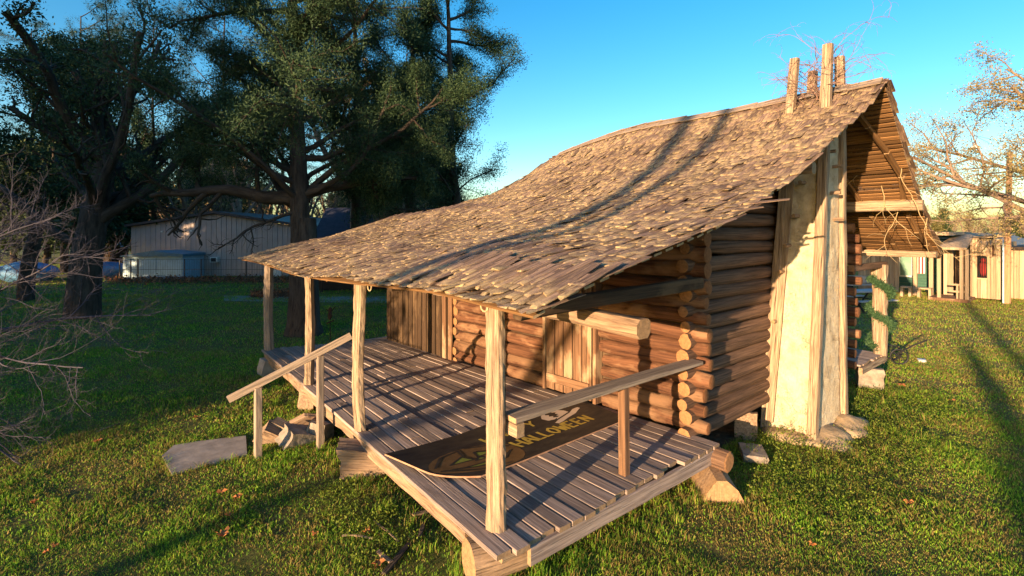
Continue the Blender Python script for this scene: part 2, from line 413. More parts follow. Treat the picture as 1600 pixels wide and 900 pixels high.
# porch posts
def ppost(y, x, r0, r1, bend=0.0, top=2.56, sq=False, mat='post'):
    mb = MB(); pts, rr = [], []
    for i in range(9):
        t = i/8; pts.append((x + .01*math.sin(t*5+y), y + bend*math.sin(t*math.pi) + .008*math.sin(t*7), lerp(DK, top, t)))
        rr.append(lerp(r0, r1, t)*(1+rnd.uniform(-.05, .05)))
    log(mb, pts, rr, seg=16, wob=.16, sub=4, knots=5)
    return mb.build("porch_post", M[mat], cabin, smooth=False)
ppost(.37, .12, .086, .078, .012, top=zf(.1, .3)-.10)
ppost(3.19, .02, .074, .078, .07, top=zf(.1, 3.2)-.12)
ppost(5.63, .09, .074, .068, .0, top=zf(.1, 5.6)-.12)
ppost(8.68, .13, .098, .088, .0, top=zf(.1, 8.7)-.12, mat='rail')

# eave plate, purlins, ties
mb = MB(); log(mb, [(.12, -.3, zf(.1, -.4)-.10), (.12, 4, zf(.1, 4)-.10), (.14, 8.8, zf(.1, 8.8)-.10)], [.05, .05, .05], seg=10, sub=6)
mb.build("eave_plate", M['logg'], cabin)
mb = MB(); beam(mb, (1.28, -.34, 2.235), (1.28, 5.2, 2.27), .2, .18, jit=.012, nseg=14, warp=.012, ch=.04)
mb.build("porch_beam", M['chunk'], cabin)
for y in (.12, 2.6, 5.3): mb = MB(); beam(mb, (.15, y, 2.44), (3.24, y+.12, 2.47), .11, .14, jit=.005, nseg=6); mb.build("tie_beam", M['plank'], cabin)  # dark plank colour puts the shade under the porch roof into these ties
for (x, z, nm, y0) in ((4.5, 3.93, "purlin", -.62), (8.3, 3.56, "purlin", -.98)):
    mb = MB(); beam(mb, (x, y0, z), (x, 5.9, z), .15 if x < 5 else .13, .15 if x < 5 else .19, jit=.01, nseg=10, ch=.03, warp=.01)
    mb.build(nm, M['post'], cabin)

# rafters
mb = MB()
for y in np.linspace(.1, 8.5, 12):
    pts = [(x, y+.02*math.sin(x*2), zf(x, y)-.085) for x in np.arange(-.2, 3.5 if y > 6 else 5.9, .5) if y < y_left(x)-.1]
    log(mb, pts, [.04]*len(pts), seg=7)
mb.build("front_rafters", M['logg'], cabin)
for y, wv in ((-.72, .05), (-.12, .06), (.9, .02), (2.0, .02), (3.2, .02), (4.4, .02), (5.5, .02)):
    ys = lambda x: y + wv*math.sin(x*1.8+y*3) - (.12 if (y < -.5 and x < 8) else 0) + (0.3*max(0, 8.2-x)/2.2 if y < -.1 else 0)
    x = 6.05; mb = MB()
    while x < 10.5:
        x2 = min(x+.55, 10.6); beam(mb, (x, ys(x), zf(x, y)-.085), (x2+.02, ys(x2), zf(x2, y)-.085), .075, .06, jit=.004); x = x2
    mb.build("rear_rafter", M['lath'], cabin)
# laths
mb = MB(); x = -.3
while x < 10.7:
    yl, yr = y_left(x)-.06, y_right(x)+.05; sp = .17 if x < 6 else .105
    slope = math.atan((zf(x+.05)-zf(x-.05))/.1); up = Vector((-math.sin(slope), 0, math.cos(slope)))
    y = yr
    while y < yl-.05:
        y2 = min(y + rnd.uniform(1.2, 1.8), yl)
        w = .11 if x < 6 else rnd.uniform(.055, .08)
        beam(mb, (x, y, zf(x, y)-.035+rnd.uniform(-.004, .004)), (x+rnd.uniform(-.012, .012), y2, zf(x, y2)-.035), w, .02, up=up); y = y2 - .02
    x += sp*math.cos(slope)
mb.build("roof_laths", M['lath'], cabin)
# shingles
mb = MB()
def shingle(x, y, w, ln, th, lift, side, rot, dx):
    """butt at (x,y) on the slope, running up-slope; side +1 front slope, -1 rear"""
    e = .05; sl = (zf(x+side*e, y)-zf(x-side*e*.2, y))/(e*1.2)
    d = Vector((side, 0, max(sl, .1))).normalized(); wv = Vector((0, 1, 0)); nrm = d.cross(wv)*(1 if side > 0 else -1)
    if nrm.z < 0: nrm = -nrm
    d2 = (d*math.cos(rot) + wv*math.sin(rot)).normalized(); w2 = (wv*math.cos(rot) - d*math.sin(rot)).normalized()
    p = Vector((x, y, zf(x, y)))
    off = Vector((rnd.uniform(0, 40), rnd.uniform(0, 40), rnd.uniform(0, 40)))
    vs, gr, en = [], [], []
    ns = 3; cup = rnd.uniform(-.006, .006)
    for i in range(ns+1):
        t = i/ns
        for k, (a, bt) in enumerate(((-.5, 0), (.5, 0), (.5, 1), (-.5, 1))):
            h = lift*(1-t)**1.5*1.0 + .006 + bt*th*(1-.5*t) + (.5-abs(0))*0
            jag = rnd.uniform(-.03, .03) if i == 0 else 0
            q = p + d2*(ln*t + jag) + w2*(w*a*(1-.1*t)) + nrm*h
            if i == 0: q += nrm*rnd.uniform(-.004, .006)
            vs.append(q); gr.append(off + Vector((w*a, bt*th, ln*t))); en.append(max(0, 1-t*3.6))
    fs = [(3, 2, 1, 0), (ns*4, ns*4+1, ns*4+2, ns*4+3)]
    for i in range(ns):
        for k in range(4): a = i*4+k; b = i*4+(k+1) % 4; fs.append((a, b, b+4, a+4))
    mb.add(vs, fs, gr, en)
def torn(x, y):
    return (abs(x-2.55) < .22 and abs(y-.35) < .3 and rnd.random() < .5) or (abs(x-1.95) < .12 and abs(y+.35) < .2 and rnd.random() < .5)
x = -.40
rows = 0
while x < 5.98:
    sl = math.atan((zf(x+.1)-zf(x-.02))/.12); y = y_right(x) + rnd.uniform(-.05, .04)
    yl = y_left(x)
    while y < yl:
        w = rnd.choice((rnd.uniform(.03, .06), rnd.uniform(.05, .09), rnd.uniform(.08, .13)))
        if not torn(x, y+w/2) and rnd.random() > .012:
            lift = rnd.uniform(0, .012) if rnd.random() < .95 else rnd.uniform(.02, .045)
            shingle(x + (rnd.gauss(0, .022) if x > -.3 else rnd.uniform(-.03, .03)), y+w/2, w*.93, min(rnd.uniform(.42, .6), (6.03-x)*1.2+.03), rnd.uniform(.005, .013), lift, 1, rnd.gauss(0, .05), 0)
        y += w
    x += rnd.uniform(.105, .13)*math.cos(sl); rows += 1
x = 10.78
while x > 6.1:
    sl = math.atan((zf(x-.1)-zf(x))/.1); y = y_right(x) + rnd.uniform(-.04, .04); yl = y_left(x)
    while y < yl:
        w = rnd.uniform(.08, .17)
        shingle(x + rnd.uniform(-.02, .02), y+w/2, w*.985, min(rnd.uniform(.42, .55), (x-5.98)*1.15+.03), rnd.uniform(.012, .02), rnd.uniform(0, .015), -1, rnd.gauss(0, .02), 0)
        y += w
    x -= .16*math.cos(sl)
# loose splinters lying on the roof
for (x, y, r) in ((2.9, .9, .9), (1.5, 1.0, 1.3), (2.3, .1, 1.2), (3.6, .9, 1.0), (1.1, 5.3, .8), (4.1, 2.3, .6), (.6, 2.0, 1.4), (2.0, 3.3, 1.2)):
    s_ = mb; shingle(x, y, .05, .22, .012, .035, 1, r, 0)
for x, ln, rt_ in ((2.35, .30, -.9), (2.62, .42, -1.25), (2.78, .2, -1.1)):     # broken shingle ends past the right rake
    shingle(x, y_right(x)+.1, .06, ln, .012, .01, 1, rt_, 0)
roof = mb.build("shingle_roof", M['shingle'], cabin)
mb = MB()
yy = -.98
while yy < 5.5:
    y2 = yy + rnd.uniform(.35, .6)
    beam(mb, (5.93, y2+.05, zf(5.95, y2)+.035), (5.93, yy, zf(5.95, yy)+.05), .17, .02, up=Vector((-.55, 0, .85)), jit=.004, nseg=2)
    beam(mb, (6.06, y2+.05, zf(6.02, y2)+.03), (6.06, yy, zf(6.02, yy)+.045), .17, .02, up=Vector((.55, 0, .85)), jit=.004, nseg=2)
    yy = y2
mb.build("ridge_board", M['rail'], roof)

# log walls ---------------------------------------------------------------
LR = .105
def wall_logs(mb, a, b, z0, zmax_fn, step=.2, r=.099, ext=(.2, .2), clip=None, sq=0.0):
    a, b = Vector((a[0], a[1], 0)), Vector((b[0], b[1], 0)); d = (b-a).normalized(); z = z0
    while True:
        ea, eb = ext[0]+rnd.uniform(-.07, .05), ext[1]+rnd.uniform(-.07, .05)
        pa, pb = a - d*ea, b + d*eb; L = (pb-pa).length
        n = 8; pts, rr = [], []; rz0, rz1, rz2 = rnd.random(), rnd.choice((-.5, 1.5)), rnd.uniform(-.012, .012)
        t0, t1 = 0.0, 1.0
        if zmax_fn:
            ok = [t/60 for t in range(61) if z + r*.9 < zmax_fn((pa+(pb-pa)*(t/60)))]
            if len(ok) < 6: break
            t0, t1 = ok[0], ok[-1]
        for i in range(n+1):
            t = lerp(t0, t1, i/n); p = pa + (pb-pa)*t
            pts.append((p.x, p.y, z + .010*math.sin(t*6+z*9) + rz2*(t-.5)*2))
            k = 1.0 - (.14 if (t*L < .12 or (1-t)*L < .12) else 0)
            rr.append(r*(1.0+.05*(rz0-.5)+rnd.uniform(-.03, .03))*k*(1+.10*(rz1-.5)*(t-.5)*2))
        if clip:
            lo, hi = clip
            s1 = [(p, q) for p, q in zip(pts, rr)]
            log(mb, [p for p in pts], rr, seg=16, wob=.035, sub=2)
        else: log(mb, pts, rr, seg=18, wob=.055, sub=3, flat=sq, knots=4)
        z += step*rnd.uniform(.97, 1.03)
        if z > 5: break
def under_roof(p): return zf(min(max(p.x, -.3), 10.6), p.y) - .16
# front wall with door opening: right of the door, left of the door, above nothing
for nm, ya, yb, ex in (("front_log_wall", .42, 1.86, (.22, -.01)), ("front_log_wall", 2.90, 5.35, (-.01, .14))):
    mb = MB(); wall_logs(mb, (wallx(ya), ya), (wallx(yb), yb), DK+.10, lambda p: 2.62, ext=ex, step=.2)
    mb.build(nm, M['log'], cabin, smooth=True)
mb = MB()
for z in (2.62, 2.82, 3.02, 3.22): log(mb, [(wallx(.2)-.02, .2, z), (wallx(2.7), 2.7, z), (wallx(5.4), 5.4, z)], [LR*1.02]*3, seg=14, sub=4)
for z in (2.42,): log(mb, [(wallx(1.86), 1.86, z), (wallx(2.9), 2.9, z)], [LR*1.0]*2, seg=14, sub=4)
mb.build("upper_log_wall", M['log'], cabin, smooth=True)
# gable wall (y = .42): lower courses reach past the front corner
mb = MB()
wall_logs(mb, (3.36, .42), (8.35, .42), DK+.0, under_roof, ext=(.20, .22), step=.2, r=.095)
mb.build("gable_log_wall", M['logg'], cabin, smooth=True)
mb = MB(); wall_logs(mb, (3.0, 5.35), (8.35, 5.35), DK+.0, under_roof, ext=(.14, .22), step=.2)
mb.build("gable_log_wall", M['logg'], cabin, smooth=True)
mb = MB(); wall_logs(mb, (8.3, .42), (8.3, 5.35), DK+.1, lambda p: 3.4, ext=(.45, .2), step=.2)
mb.build("rear_log_wall", M['log'], cabin, smooth=True)
mb = MB()   # dark boards behind the logs close the gaps
quadbox(mb, (3.5, .46, .55), (8.2, .50, 2.75)); quadbox(mb, (4.2, .46, 2.75), (8.0, .50, 3.7)); quadbox(mb, (5.2, .46, 3.7), (7.0, .50, 4.5))
beam(mb, (wallx(.5)+.03, .5, 1.85), (wallx(5.3)+.03, 5.3, 1.85), .03, 2.6)
mb.build("inner_lining", M['plank'], cabin)
# door
d = empty("_tmp"); bpy.data.objects.remove(d)
mb = MB(); ns = 5
for i in range(ns):
    y = lerp(1.92, 2.84, (i+.5)/ns); beam(mb, (wallx(y)-.13, y, .55), (wallx(y)-.13, y, 2.38), .92/ns-.006, .03, up=Vector((1, 0, 0)))
door = mb.build("plank_door", M['door'], cabin)
mb = MB(); beam(mb, (wallx(1.95)-.165, 1.95, .74), (wallx(2.8)-.165, 2.8, .74), .03, .13); mb.build("door_batten", M['door'], door)
for y in (1.87, 2.89):
    mb = MB(); beam(mb, (wallx(y)-.07, y, .52), (wallx(y)-.07, y, 2.4), .06, .16, up=Vector((1, 0, 0)))
    mb.build("door_jamb", M['door'], cabin)
# plank room at the far end
mb = MB(); y = 5.42
while y < 8.05:
    w = rnd.uniform(.14, .24); beam(mb, (wallx(y+w/2)-.10+rnd.uniform(-.006, .006), y+w/2, .5), (wallx(y+w/2)-.10, y+w/2, zf(2.85, y)-.1), w-.008, .03, up=Vector((1, 0, 0)), nseg=3)
    y += w
mb.build("plank_wall", M['plank'], cabin)
mb = MB()
for y in (5.46, 5.66): beam(mb, (wallx(y)-.135, y, .5), (wallx(y)-.135, y, 3.1), .13, .03, up=Vector((1, 0, 0)))
mb.build("corner_board", M['door'], cabin)
mb = MB()
for i in range(13):
    x = 2.82+i*.2; beam(mb, (x, 8.1, .5), (x, 8.1, 3.05-max(0, x-3.1)*.3), .19, .03, up=Vector((0, 1, 0)))
beam(mb, (5.3, 5.5, 1.4), (5.3, 8.1, 1.4), .05, 1.8)
mb.build("side_plank_wall", M['plank'], cabin)
mb = MB(); 
vs = [(3.0, 5.5, 3.42), (3.0, 8.25, 3.30), (5.5, 8.25, 2.4), (5.5, 5.5, 2.5)]
vs += [(a, b, c-.04) for a, b, c in vs]; mb.add(vs, [(0,1,2,3), (7,6,5,4), (0,4,5,1), (1,5,6,2), (2,6,7,3), (3,7,4,0)])
mb.build("lean_to_roof", M['shingle'], cabin)

# porch side rail
mb = MB(); beam(mb, (.20, .30, 1.475), (3.22, .28, 1.475), .20, .045, nseg=6, jit=.002, warp=.004)
rail = mb.build("porch_rail", M['rail'], cabin)
mb = MB(); beam(mb, (.245, .19, 1.385), (.245, .40, 1.385), .085, .12, ch=.004); mb.build("rail_block", M['post'], rail)
mb = MB(); beam(mb, (1.76, .26, .5), (1.76, .27, 1.45), .09, .09, up=Vector((1, 0, 0)), ch=.006); mb.build("rail_post", M['door'], rail)

# rear porch
mb = MB()
for i in range(11):
    x = 8.45+i*.13; beam(mb, (x, -.05+rnd.uniform(-.04, .02), .58), (x, 5.6, .58), .12, .035, nseg=3)
mb.build("rear_deck", M['deck'], cabin)
mb = MB(); beam(mb, (8.35, -.06, .49), (9.9, -.06, .49), .05, .12); beam(mb, (9.86, -.05, .47), (9.86, 5.6, .47), .12, .16)
mb.build("rear_rim_board", M['post'], cabin)
mb = MB(); log(mb, [(9.72, -.02, .58), (9.70, -.02, 1.2), (9.74, 0, 1.8), (9.78, 0, 2.42)], [.12, .13, .115, .12], seg=12, sub=4, wob=.22, knots=7)
rear_post = mb.build("rear_post", M['post'], cabin)
mb = MB(); log(mb, [(9.75, 5.3, .58), (9.75, 5.3, 2.42)], [.1, .1], seg=10, sub=4, wob=.1); mb.build("rear_post", M['post'], cabin)
mb = MB(); beam(mb, (9.85, -.88, 2.66), (9.85, 5.8, 2.66), .14, .12, nseg=6, jit=.005); mb.build("rear_plate", M['post'], cabin)
mb = MB(); beam(mb, (8.2, .05, 2.42), (10.0, -.02, 2.42), .1, .12); mb.build("tie_beam", M['logg'], cabin)

# chimney -------------------------------------------------------------------
chim = empty("chimney", (0, 0, 0)); chim.parent = cabin
B = [(5.46, .42), (5.46, -.26), (6.62, -.30), (6.62, .42)]; T = [(5.62, .10), (5.62, -.38), (6.22, -.38), (6.30, .06)]
mb = MB(); nz_, nu = 46, 10
def chim_pt(u, t, ins=0.0):
    k = int(u) % 4; f = u - int(u)
    b = Vector((*B[k], 0)).lerp(Vector((*B[(k+1) % 4], 0)), f); tp = Vector((*T[k], 0)).lerp(Vector((*T[(k+1) % 4], 0)), f)
    c = b.lerp(tp, t); cx = Vector((6.02, lerp(.05, -.15, t), 0)); c = cx + (c-cx)*(1-ins); c.z = lerp(0, 5.0, t); return c
vs, fs = [], []
nr = 4*nu
for i in range(nz_+1):
    t = i/nz_*.98
    for j in range(nr):
        p = chim_pt(j/nu, t, .06 - .05*math.exp(-t*14)); q = p.copy(); q.z = 0
        dirv = (p - Vector((6.02, -.05, p.z))).normalized()
        p += dirv*(.008*math.sin(j*1.7+i*.9)+.006*math.sin(j*3.1-i*1.7)+rnd.uniform(-.008, .008)); vs.append(p)
for i in range(nz_):
    for j in range(nr): a = i*nr+j; b = i*nr+(j+1) % nr; fs.append((a, b, b+nr, a+nr))
mb.add(vs, fs); mb.build("clay_stack", M['clay'], chim, smooth=True)
for k, (w, h, zt) in enumerate(((.12, .10, 5.78), (.13, .11, 5.86), (.12, .12, 5.80), (.12, .12, 5.70))):
    mb = MB(); b = Vector((*B[k], .0)); t = Vector((*T[k], 5.0)); e = b + (t-b)*(zt/5.0)
    beam(mb, b, e, w, h, up=Vector((1, 0, 0)), jit=.006, nseg=16, warp=.008, ch=.012)
    mb.build("chimney_post", M['post'], chim)
mb = MB()   # extra boards: beside the wall and midway on the gable side
beam(mb, (5.43, .33, .15), (5.58, .06, 4.2), .10, .03, up=Vector((1, 0, 0)), nseg=6, jit=.004)
mb.build("chimney_board", M['post'], chim)
for (x, y, z) in ((5.52, .26, 1.72), (5.55, .1, 2.9), (5.5, .16, 2.5), (5.58, -.1, 3.85), (5.55, -.02, 3.35)):
    mb = MB(); log(mb, [(x-.14, y, z), (x+.1, y, z)], [.03, .03], seg=8); mb.build("rung", M['chunk'], chim)
for (x, z) in ((5.75, 4.3), (5.95, 3.7), (6.0, 4.1), (6.1, 3.3)): mb = MB(); log(mb, [(x, -.47, z), (x, -.3, z)], [.028, .028], seg=8); mb.build("rung", M['chunk'], chim)
# mud apron at its foot
def blob(center, size, seed, n=3, amp=.18, flat=.5):
    rr = random.Random(seed); 
    import bmesh
    bm = bmesh.new(); bmesh.ops.create_icosphere(bm, subdivisions=n, radius=1)
    ph = [rr.uniform(0, 6) for _ in range(6)]
    vs = []
    for v in bm.verts:
        c = v.co; k = 1 + amp*(math.sin(c.x*3+ph[0])*math.sin(c.y*3.3+ph[1]) + .6*math.sin(c.z*5+ph[2]+c.x*4)+.35*math.sin(c.y*9+ph[3])*math.sin(c.x*8+ph[4]))
        vs.append((center[0]+c.x*size[0]*k, center[1]+c.y*size[1]*k, center[2]+c.z*size[2]*k))
    fs = [tuple(x.index for x in f.verts) for f in bm.faces]; bm.free(); return vs, fs
mb = MB(); mb.add(*blob((5.75, -.1, -.02), (.62, .62, .16), 3)); mb.add(*blob((6.45, -.42, .02), (.45, .28, .15), 4))
mb.build("mud_apron", M['soil'] and simple("dry_mud", (.40, .30, .19), 1, .35, 6, bs=.9, bd=.04), chim, smooth=True)

# bare vine growing out of the chimney
def vine_strand(mb, p, d, L, r, rr, droop=.6, n=14, wig=.35, fork=0):
    pts = [Vector(p)]; d = Vector(d).normalized()
    for i in range(n):
        d = (d + Vector((rr.gauss(0, wig), rr.gauss(0, wig), rr.gauss(0, wig*.8) - droop/n*2*(i/n))) * .5).normalized()
        pts.append(pts[-1] + d*(L/n))
        if fork and rr.random() < .3: vine_strand(mb, pts[-1], d + Vector((rr.gauss(0, .8), rr.gauss(0, .8), rr.gauss(0, .6))), L*.4, r*.6, rr, droop*1.5, 7, wig, fork-1)
    tube(mb, pts, r, r*.35, seg=4)
rr = random.Random(5); mb = MB()
for i in range(60):
    p = (rr.uniform(5.7, 6.4), rr.uniform(-.4, .1), rr.uniform(5.0, 5.75)); a = rr.uniform(0, 6.28)
    vine_strand(mb, p, (math.cos(a)*.9, math.sin(a)*.9, rr.uniform(.0, 1.1)), rr.uniform(.35, 1.0), .0055, rr, 1.6, 14, .3, 2)
for i in range(6):
    vine_strand(mb, (5.66+.02*i, -.36+.03*i, 5.1), (0, 0, 1), .8, .008, rr, 0, 10, .5, 1)
o = mb.build("bare_vine", M['vine']); tag(o, "tangled leafless vine sprouting from the top of the clay chimney", "vine")
mb = MB(); rr = random.Random(8)
for i in range(6):
    x = rr.uniform(7.0, 9.4); p = (x, rr.uniform(-.95, -.2), zf(x)-.12); vine_strand(mb, p, (rr.gauss(0, .4), rr.gauss(0, .4), -1), rr.uniform(.5, 1.4), .007, rr, .5, 12, .35, 1)
o = mb.build("dry_vine", M['dryvine']); tag(o, "pale dry vine stems dangling under the rear roof overhang", "vine")

# blocks under the deck ------------------------------------------------------
LB = gp(732, 878, .22); mb = MB(); log(mb, [LB, LB+(RT*.22+FW*.10), LB+(RT*.46+FW*.22)], [.185, .19, .185], seg=22, sub=4, wob=.03)
tag(mb.build("log_block", M['chunk']), "fat round log lying under the nearest corner of the porch", "log block")
mb = MB(); beam(mb, (-.03, .17, .425), (.22, .16, .425), .16, .06, jit=.008)
mb.build("corner_shim", M['post'], cabin)
mb = MB()   # split block under right corner
a, b = Vector((2.62, .02, .13)), Vector((3.3, -.16, .13)); 
vs = []; prof = [(-.25, -.15), (.25, -.15), (.17, .0), (.07, .15), (-.04, .16), (-.17, .03)]
s, u, dd = frame(Vector((-.72, -.70, 0)))
for y in (-.26, 0, .30):
    for (a_, b_) in prof: vs.append(Vector((3.12, -.05, .12)) + s*a_*1.0*(1+rnd.uniform(-.05, .05)) + u*b_*.8*(1+rnd.uniform(-.08, .08)) - dd*y)
n = 6; fs = [tuple(range(n)), tuple(reversed(range(2*n, 3*n)))]
for i in range(2):
    for k in range(n): q = i*n+k; w = i*n+(k+1) % n; fs.append((q, q+n, w+n, w))
mb.add(vs, fs, [tuple(v) for v in vs], [1]*n + [0]*n + [1]*n)
tag(mb.build("wood_block", M['chunk']), "split wedge of log propping the deck corner below the rail", "wood block")

def chunk(name, c, size, rot, seed, label, cat, mat='chunk', group=None, n=2, amp=.07):
    rr_ = random.Random(seed); import bmesh
    bm = bmesh.new(); bmesh.ops.create_cube(bm, size=1)
    bmesh.ops.subdivide_edges(bm, edges=bm.edges[:], cuts=4, use_grid_fill=True)
    E = Matrix.Rotation(rot[2], 3, 'Z') @ Matrix.Rotation(rot[1], 3, 'Y') @ Matrix.Rotation(rot[0], 3, 'X')
    vs, gr = [], []; ph = [rr_.uniform(0, 6) for _ in range(4)]
    for v in bm.verts:
        q = Vector((v.co.x*size[0], v.co.y*size[1], v.co.z*size[2]))
        k = amp*(math.sin(v.co.y*14+ph[0])*.4 + math.sin(v.co.z*11+ph[1])*.4) + rr_.uniform(-amp, amp)*.25
        q *= (1+k); q.x += .12*size[0]*math.sin(v.co.z*3+ph[2]); q.z *= 1 - .3*max(0, v.co.x+.2)
        vs.append(Vector(c) + E @ q); gr.append((q.y, q.z, q.x))
    fs = [tuple(x.index for x in f.verts) for f in bm.faces]; bm.free(); m_ = MB(); m_.add(vs, fs, gr)
    o = m_.build(name, M[mat]); tag(o, label, cat, group); return o
c = gp(548, 742, 0); chunk("wood_block", (c.x+.12, c.y-.02, .17), (.52, .34, .36), (0, .12, R(-28)), 3, "big cracked squared block standing under the front edge of the porch", "wood block", amp=.12)
c = gp(590, 715, 0); chunk("wood_block", (c.x+.3, c.y+.1, .14), (.4, .3, .3), (0, -.1, R(20)), 14, "dark half hidden block behind the big cracked block under the porch", "wood block")
# step rubble
c = gp(470, 690, 0)
chunk("step_block", (c.x+.30, c.y+.15, .12), (.5, .22, .22), (.5, .15, R(60)), 5, "tilted plank-like slab at the top of the collapsed steps", "step block", group=None)
chunk("step_block", (c.x+.02, c.y+.30, .15), (.55, .08, .26), (.6, -.5, R(-35)), 6, "dark board leaning like a tent over the step rubble", "step block")
chunk("step_block", (c.x-.12, c.y+.22, .17), (.42, .16, .06), (.1, .35, R(-48)), 7, "pale yellow split board on top of the step rubble", "step block", mat='post')
chunk("step_block", (c.x-.32, c.y+.28, .10), (.36, .26, .24), (.3, .5, R(-20)), 8, "weathered wedge beside the lower handrail post", "step block")
chunk("stone", (c.x-.08, c.y-.02, .10), (.36, .34, .24), (.2, .3, R(10)), 9, "rough grey rock in front of the step rubble", "stone", mat='stone')
chunk("stone", (c.x+.28, c.y-.10, .12), (.26, .24, .28), (.1, .1, R(40)), 10, "round earthy rock beside the taller handrail post", "stone", mat='stone')
c = gp(421, 585, 0); chunk("concrete_block", (.1, 8.55, .17), (.3, .34, .34), (0, 0, .1), 11, "pale block under the far end corner of the porch", "block", mat='slab', amp=.02)
c = gp(1155, 690, 0); chunk("stone", (4.35, .1, .05), (.45, .3, .14), (0, 0, .6), 12, "flat reddish stone in the grass beside the gable wall", "stone", mat='stone')
chunk("stone", (9.25, .05, .2), (.4, .4, .42), (0, 0, .4), 13, "tall grey rock holding up the rear porch beyond the chimney", "stone", mat='stone', amp=.12)
chunk("wood_block", (4.9, .45, .2), (.25, .3, .45), (0, 0, .4), 16, "upright dark pier block in the gap between gable wall and chimney", "wood block")
for i, (x, y) in enumerate(((3.1, 2.9), (3.0, 5.4), (2.8, 8.0), (8.3, 2.9), (8.3, 5.3), (9.8, 5.3), (9.75, 2.5), (.2, 5.9))):
    chunk("pier_block", (x, y, .19), (.3, .3, .38), (0, 0, i), 20+i, "short shaded pier block %s" % ("under the middle of the porch wall", "under the far end of the log wall", "under the far plank room corner", "under the middle of the rear wall", "under the far rear corner", "under the far end of the rear porch", "under the middle of the rear porch", "behind the front edge near the third post")[i], "pier block", group="pier blocks beneath the cabin")
# walk slab
mb = MB(); P = [gp(*q, 0) for q in ((253, 716), (268, 744), (386, 712), (384, 684), (300, 694), (272, 699))]
top = [(p.x, p.y, .035) for p in P]; bot = [(p.x, p.y, -.02) for p in P]; n = 6
mb.add(top+bot, [tuple(range(n)), tuple(reversed(range(n, 2*n)))] + [(i, i+n, (i+1) % n + n, (i+1) % n) for i in range(n)])
tag(mb.build("walk_slab", M['slab']), "worn concrete slab with a paw print in the grass at the steps", "slab")
mb = MB(); pc = gp(350, 698, .035)
for dx, dy, r in ((0, 0, .02), (.035, .02, .011), (.04, 0, .012), (.035, -.02, .011), (.02, .035, .01), (.09, .05, .018), (.125, .07, .01), (.13, .05, .011)):
    q = pc + RT*dx*1.6 + FW*dy*1.6 + Vector((0, 0, .003)); ring = [(q.x+r*math.cos(a*.785), q.y+r*math.sin(a*.785), q.z) for a in range(8)]; mb.add(ring, [tuple(range(8))])
# handrail at the steps
hr = empty("step_handrail", (-.97, 4.36, 0)); tag(hr, "rustic handrail of one sloping board on two posts by the steps", "handrail")
def loc_mb(mb_, origin): mb_.v = [(a-origin[0], b-origin[1], c_-origin[2]) for a, b, c_ in mb_.v]; return mb_
A, Bp = Vector((-.97, 4.36, 0)), Vector((-.22, 4.09, 0)); dd = (Bp-A).normalized(); up_ = Vector((0, 0, 1))
for p, zt, w in ((A, .97, .10), (Bp, 1.34, .085)):
    mb = MB(); beam(mb, p - up_*.1, p + up_*zt, w, .09, up=Vector((1, 0, 0)), jit=.003, nseg=6, ch=.008)
    loc_mb(mb, A).build("rail_post", M['rail'], hr)
mb = MB(); k = (1.36-.97)/.8; beam(mb, A - dd*.36 + up_*(1.0-.36*k+.02), Bp + dd*.42 + up_*(1.40+.42*k-.01), .05, .10, jit=.002, nseg=6)
loc_mb(mb, A).build("top_board", M['rail'], hr)

# --------------------------------------------------------------- halloween board
def board_mat():
    m, n, b = newmat("black_painted_plywood"); s = N(n, "TexCoord").outputs['Object']
    f = noise(n, s, 3, 6, .7, (1, 3, 1)); c = ramp(n, f, [(.35, (.016, .015, .017)), (.7, (.055, .048, .036))])
    n.links.new(c, b.inputs['Base Color']); b.inputs['Roughness'].default_value = .6; bump(n, b, f, .4, .004); return m
M['board'] = board_mat(); M['edgewood'] = simple("plywood_edge", (.45, .27, .18), .8, .4, 9)
M['yellow'] = simple("mustard_paint", (.50, .36, .07), .7, .35, 7); M['orange'] = simple("brown_orange_paint", (.15, .085, .035), .7, .4, 5)
M['cream'] = simple("cream_paint", (.66, .54, .44), .7, .15, 7); M['limep'] = simple("lime_paint", (.20, .22, .04), .7, .3, 7)
C0, C1, C2, C3 = Vector((1.10, .88, 0)), Vector((3.02, 1.18, 0)), Vector((3.12, 2.38, 0)), Vector((.15, 2.35, 0))  # near-right, far-right, far-left, near-left
C0 = gp(712, 757, .56); C3 = gp(601, 709, .64); C0.z = C3.z = 0
def bpt(u, v, dz=0.0):
    """u along the board (0 = near end), v across (0 = lower edge of the writing)"""
    u = u + .11*(1-u)*max(0, (.4-v)/.4)**2
    a = C0.lerp(C1, u); b = C3.lerp(C2, u); p = a.lerp(b, v)
    z = DK + .03 + .11*max(0, 1-u*3.0)**1.5*(.28+.72*v) + .02*math.sin(u*5)*v
    p.z = z + dz; return p
sign = empty("painted_board", (1.7, 1.7, DK)); tag(sign, "long black plywood board with painted Halloween greeting lying on the porch", "painted sign")
def bbuild(mb_, nm, mt, par=sign, off=(1.7, 1.7, DK)): loc_mb(mb_, off); return mb_.build(nm, mt, par)
mb = MB(); nu, nv = 40, 14
vs = [bpt(i/nu, j/nv) for i in range(nu+1) for j in range(nv+1)]
fs = [(i*(nv+1)+j, (i+1)*(nv+1)+j, (i+1)*(nv+1)+j+1, i*(nv+1)+j+1) for i in range(nu) for j in range(nv)]
mb.add(vs, fs); bd = bbuild(mb, "panel", M['board'])
mb = MB(); ring = [(i/nu, 0) for i in range(nu+1)] + [(1, j/nv) for j in range(1, nv+1)] + [(1-i/nu, 1) for i in range(1, nu+1)] + [(0, 1-j/nv) for j in range(1, nv)]
vs = [bpt(u, v) for u, v in ring] + [bpt(u, v, -.018) for u, v in ring]; n = len(ring)
mb.add(vs, [(i, i+n, (i+1) % n+n, (i+1) % n) for i in range(n)] + []); bbuild(mb, "panel_edge", M['edgewood'])
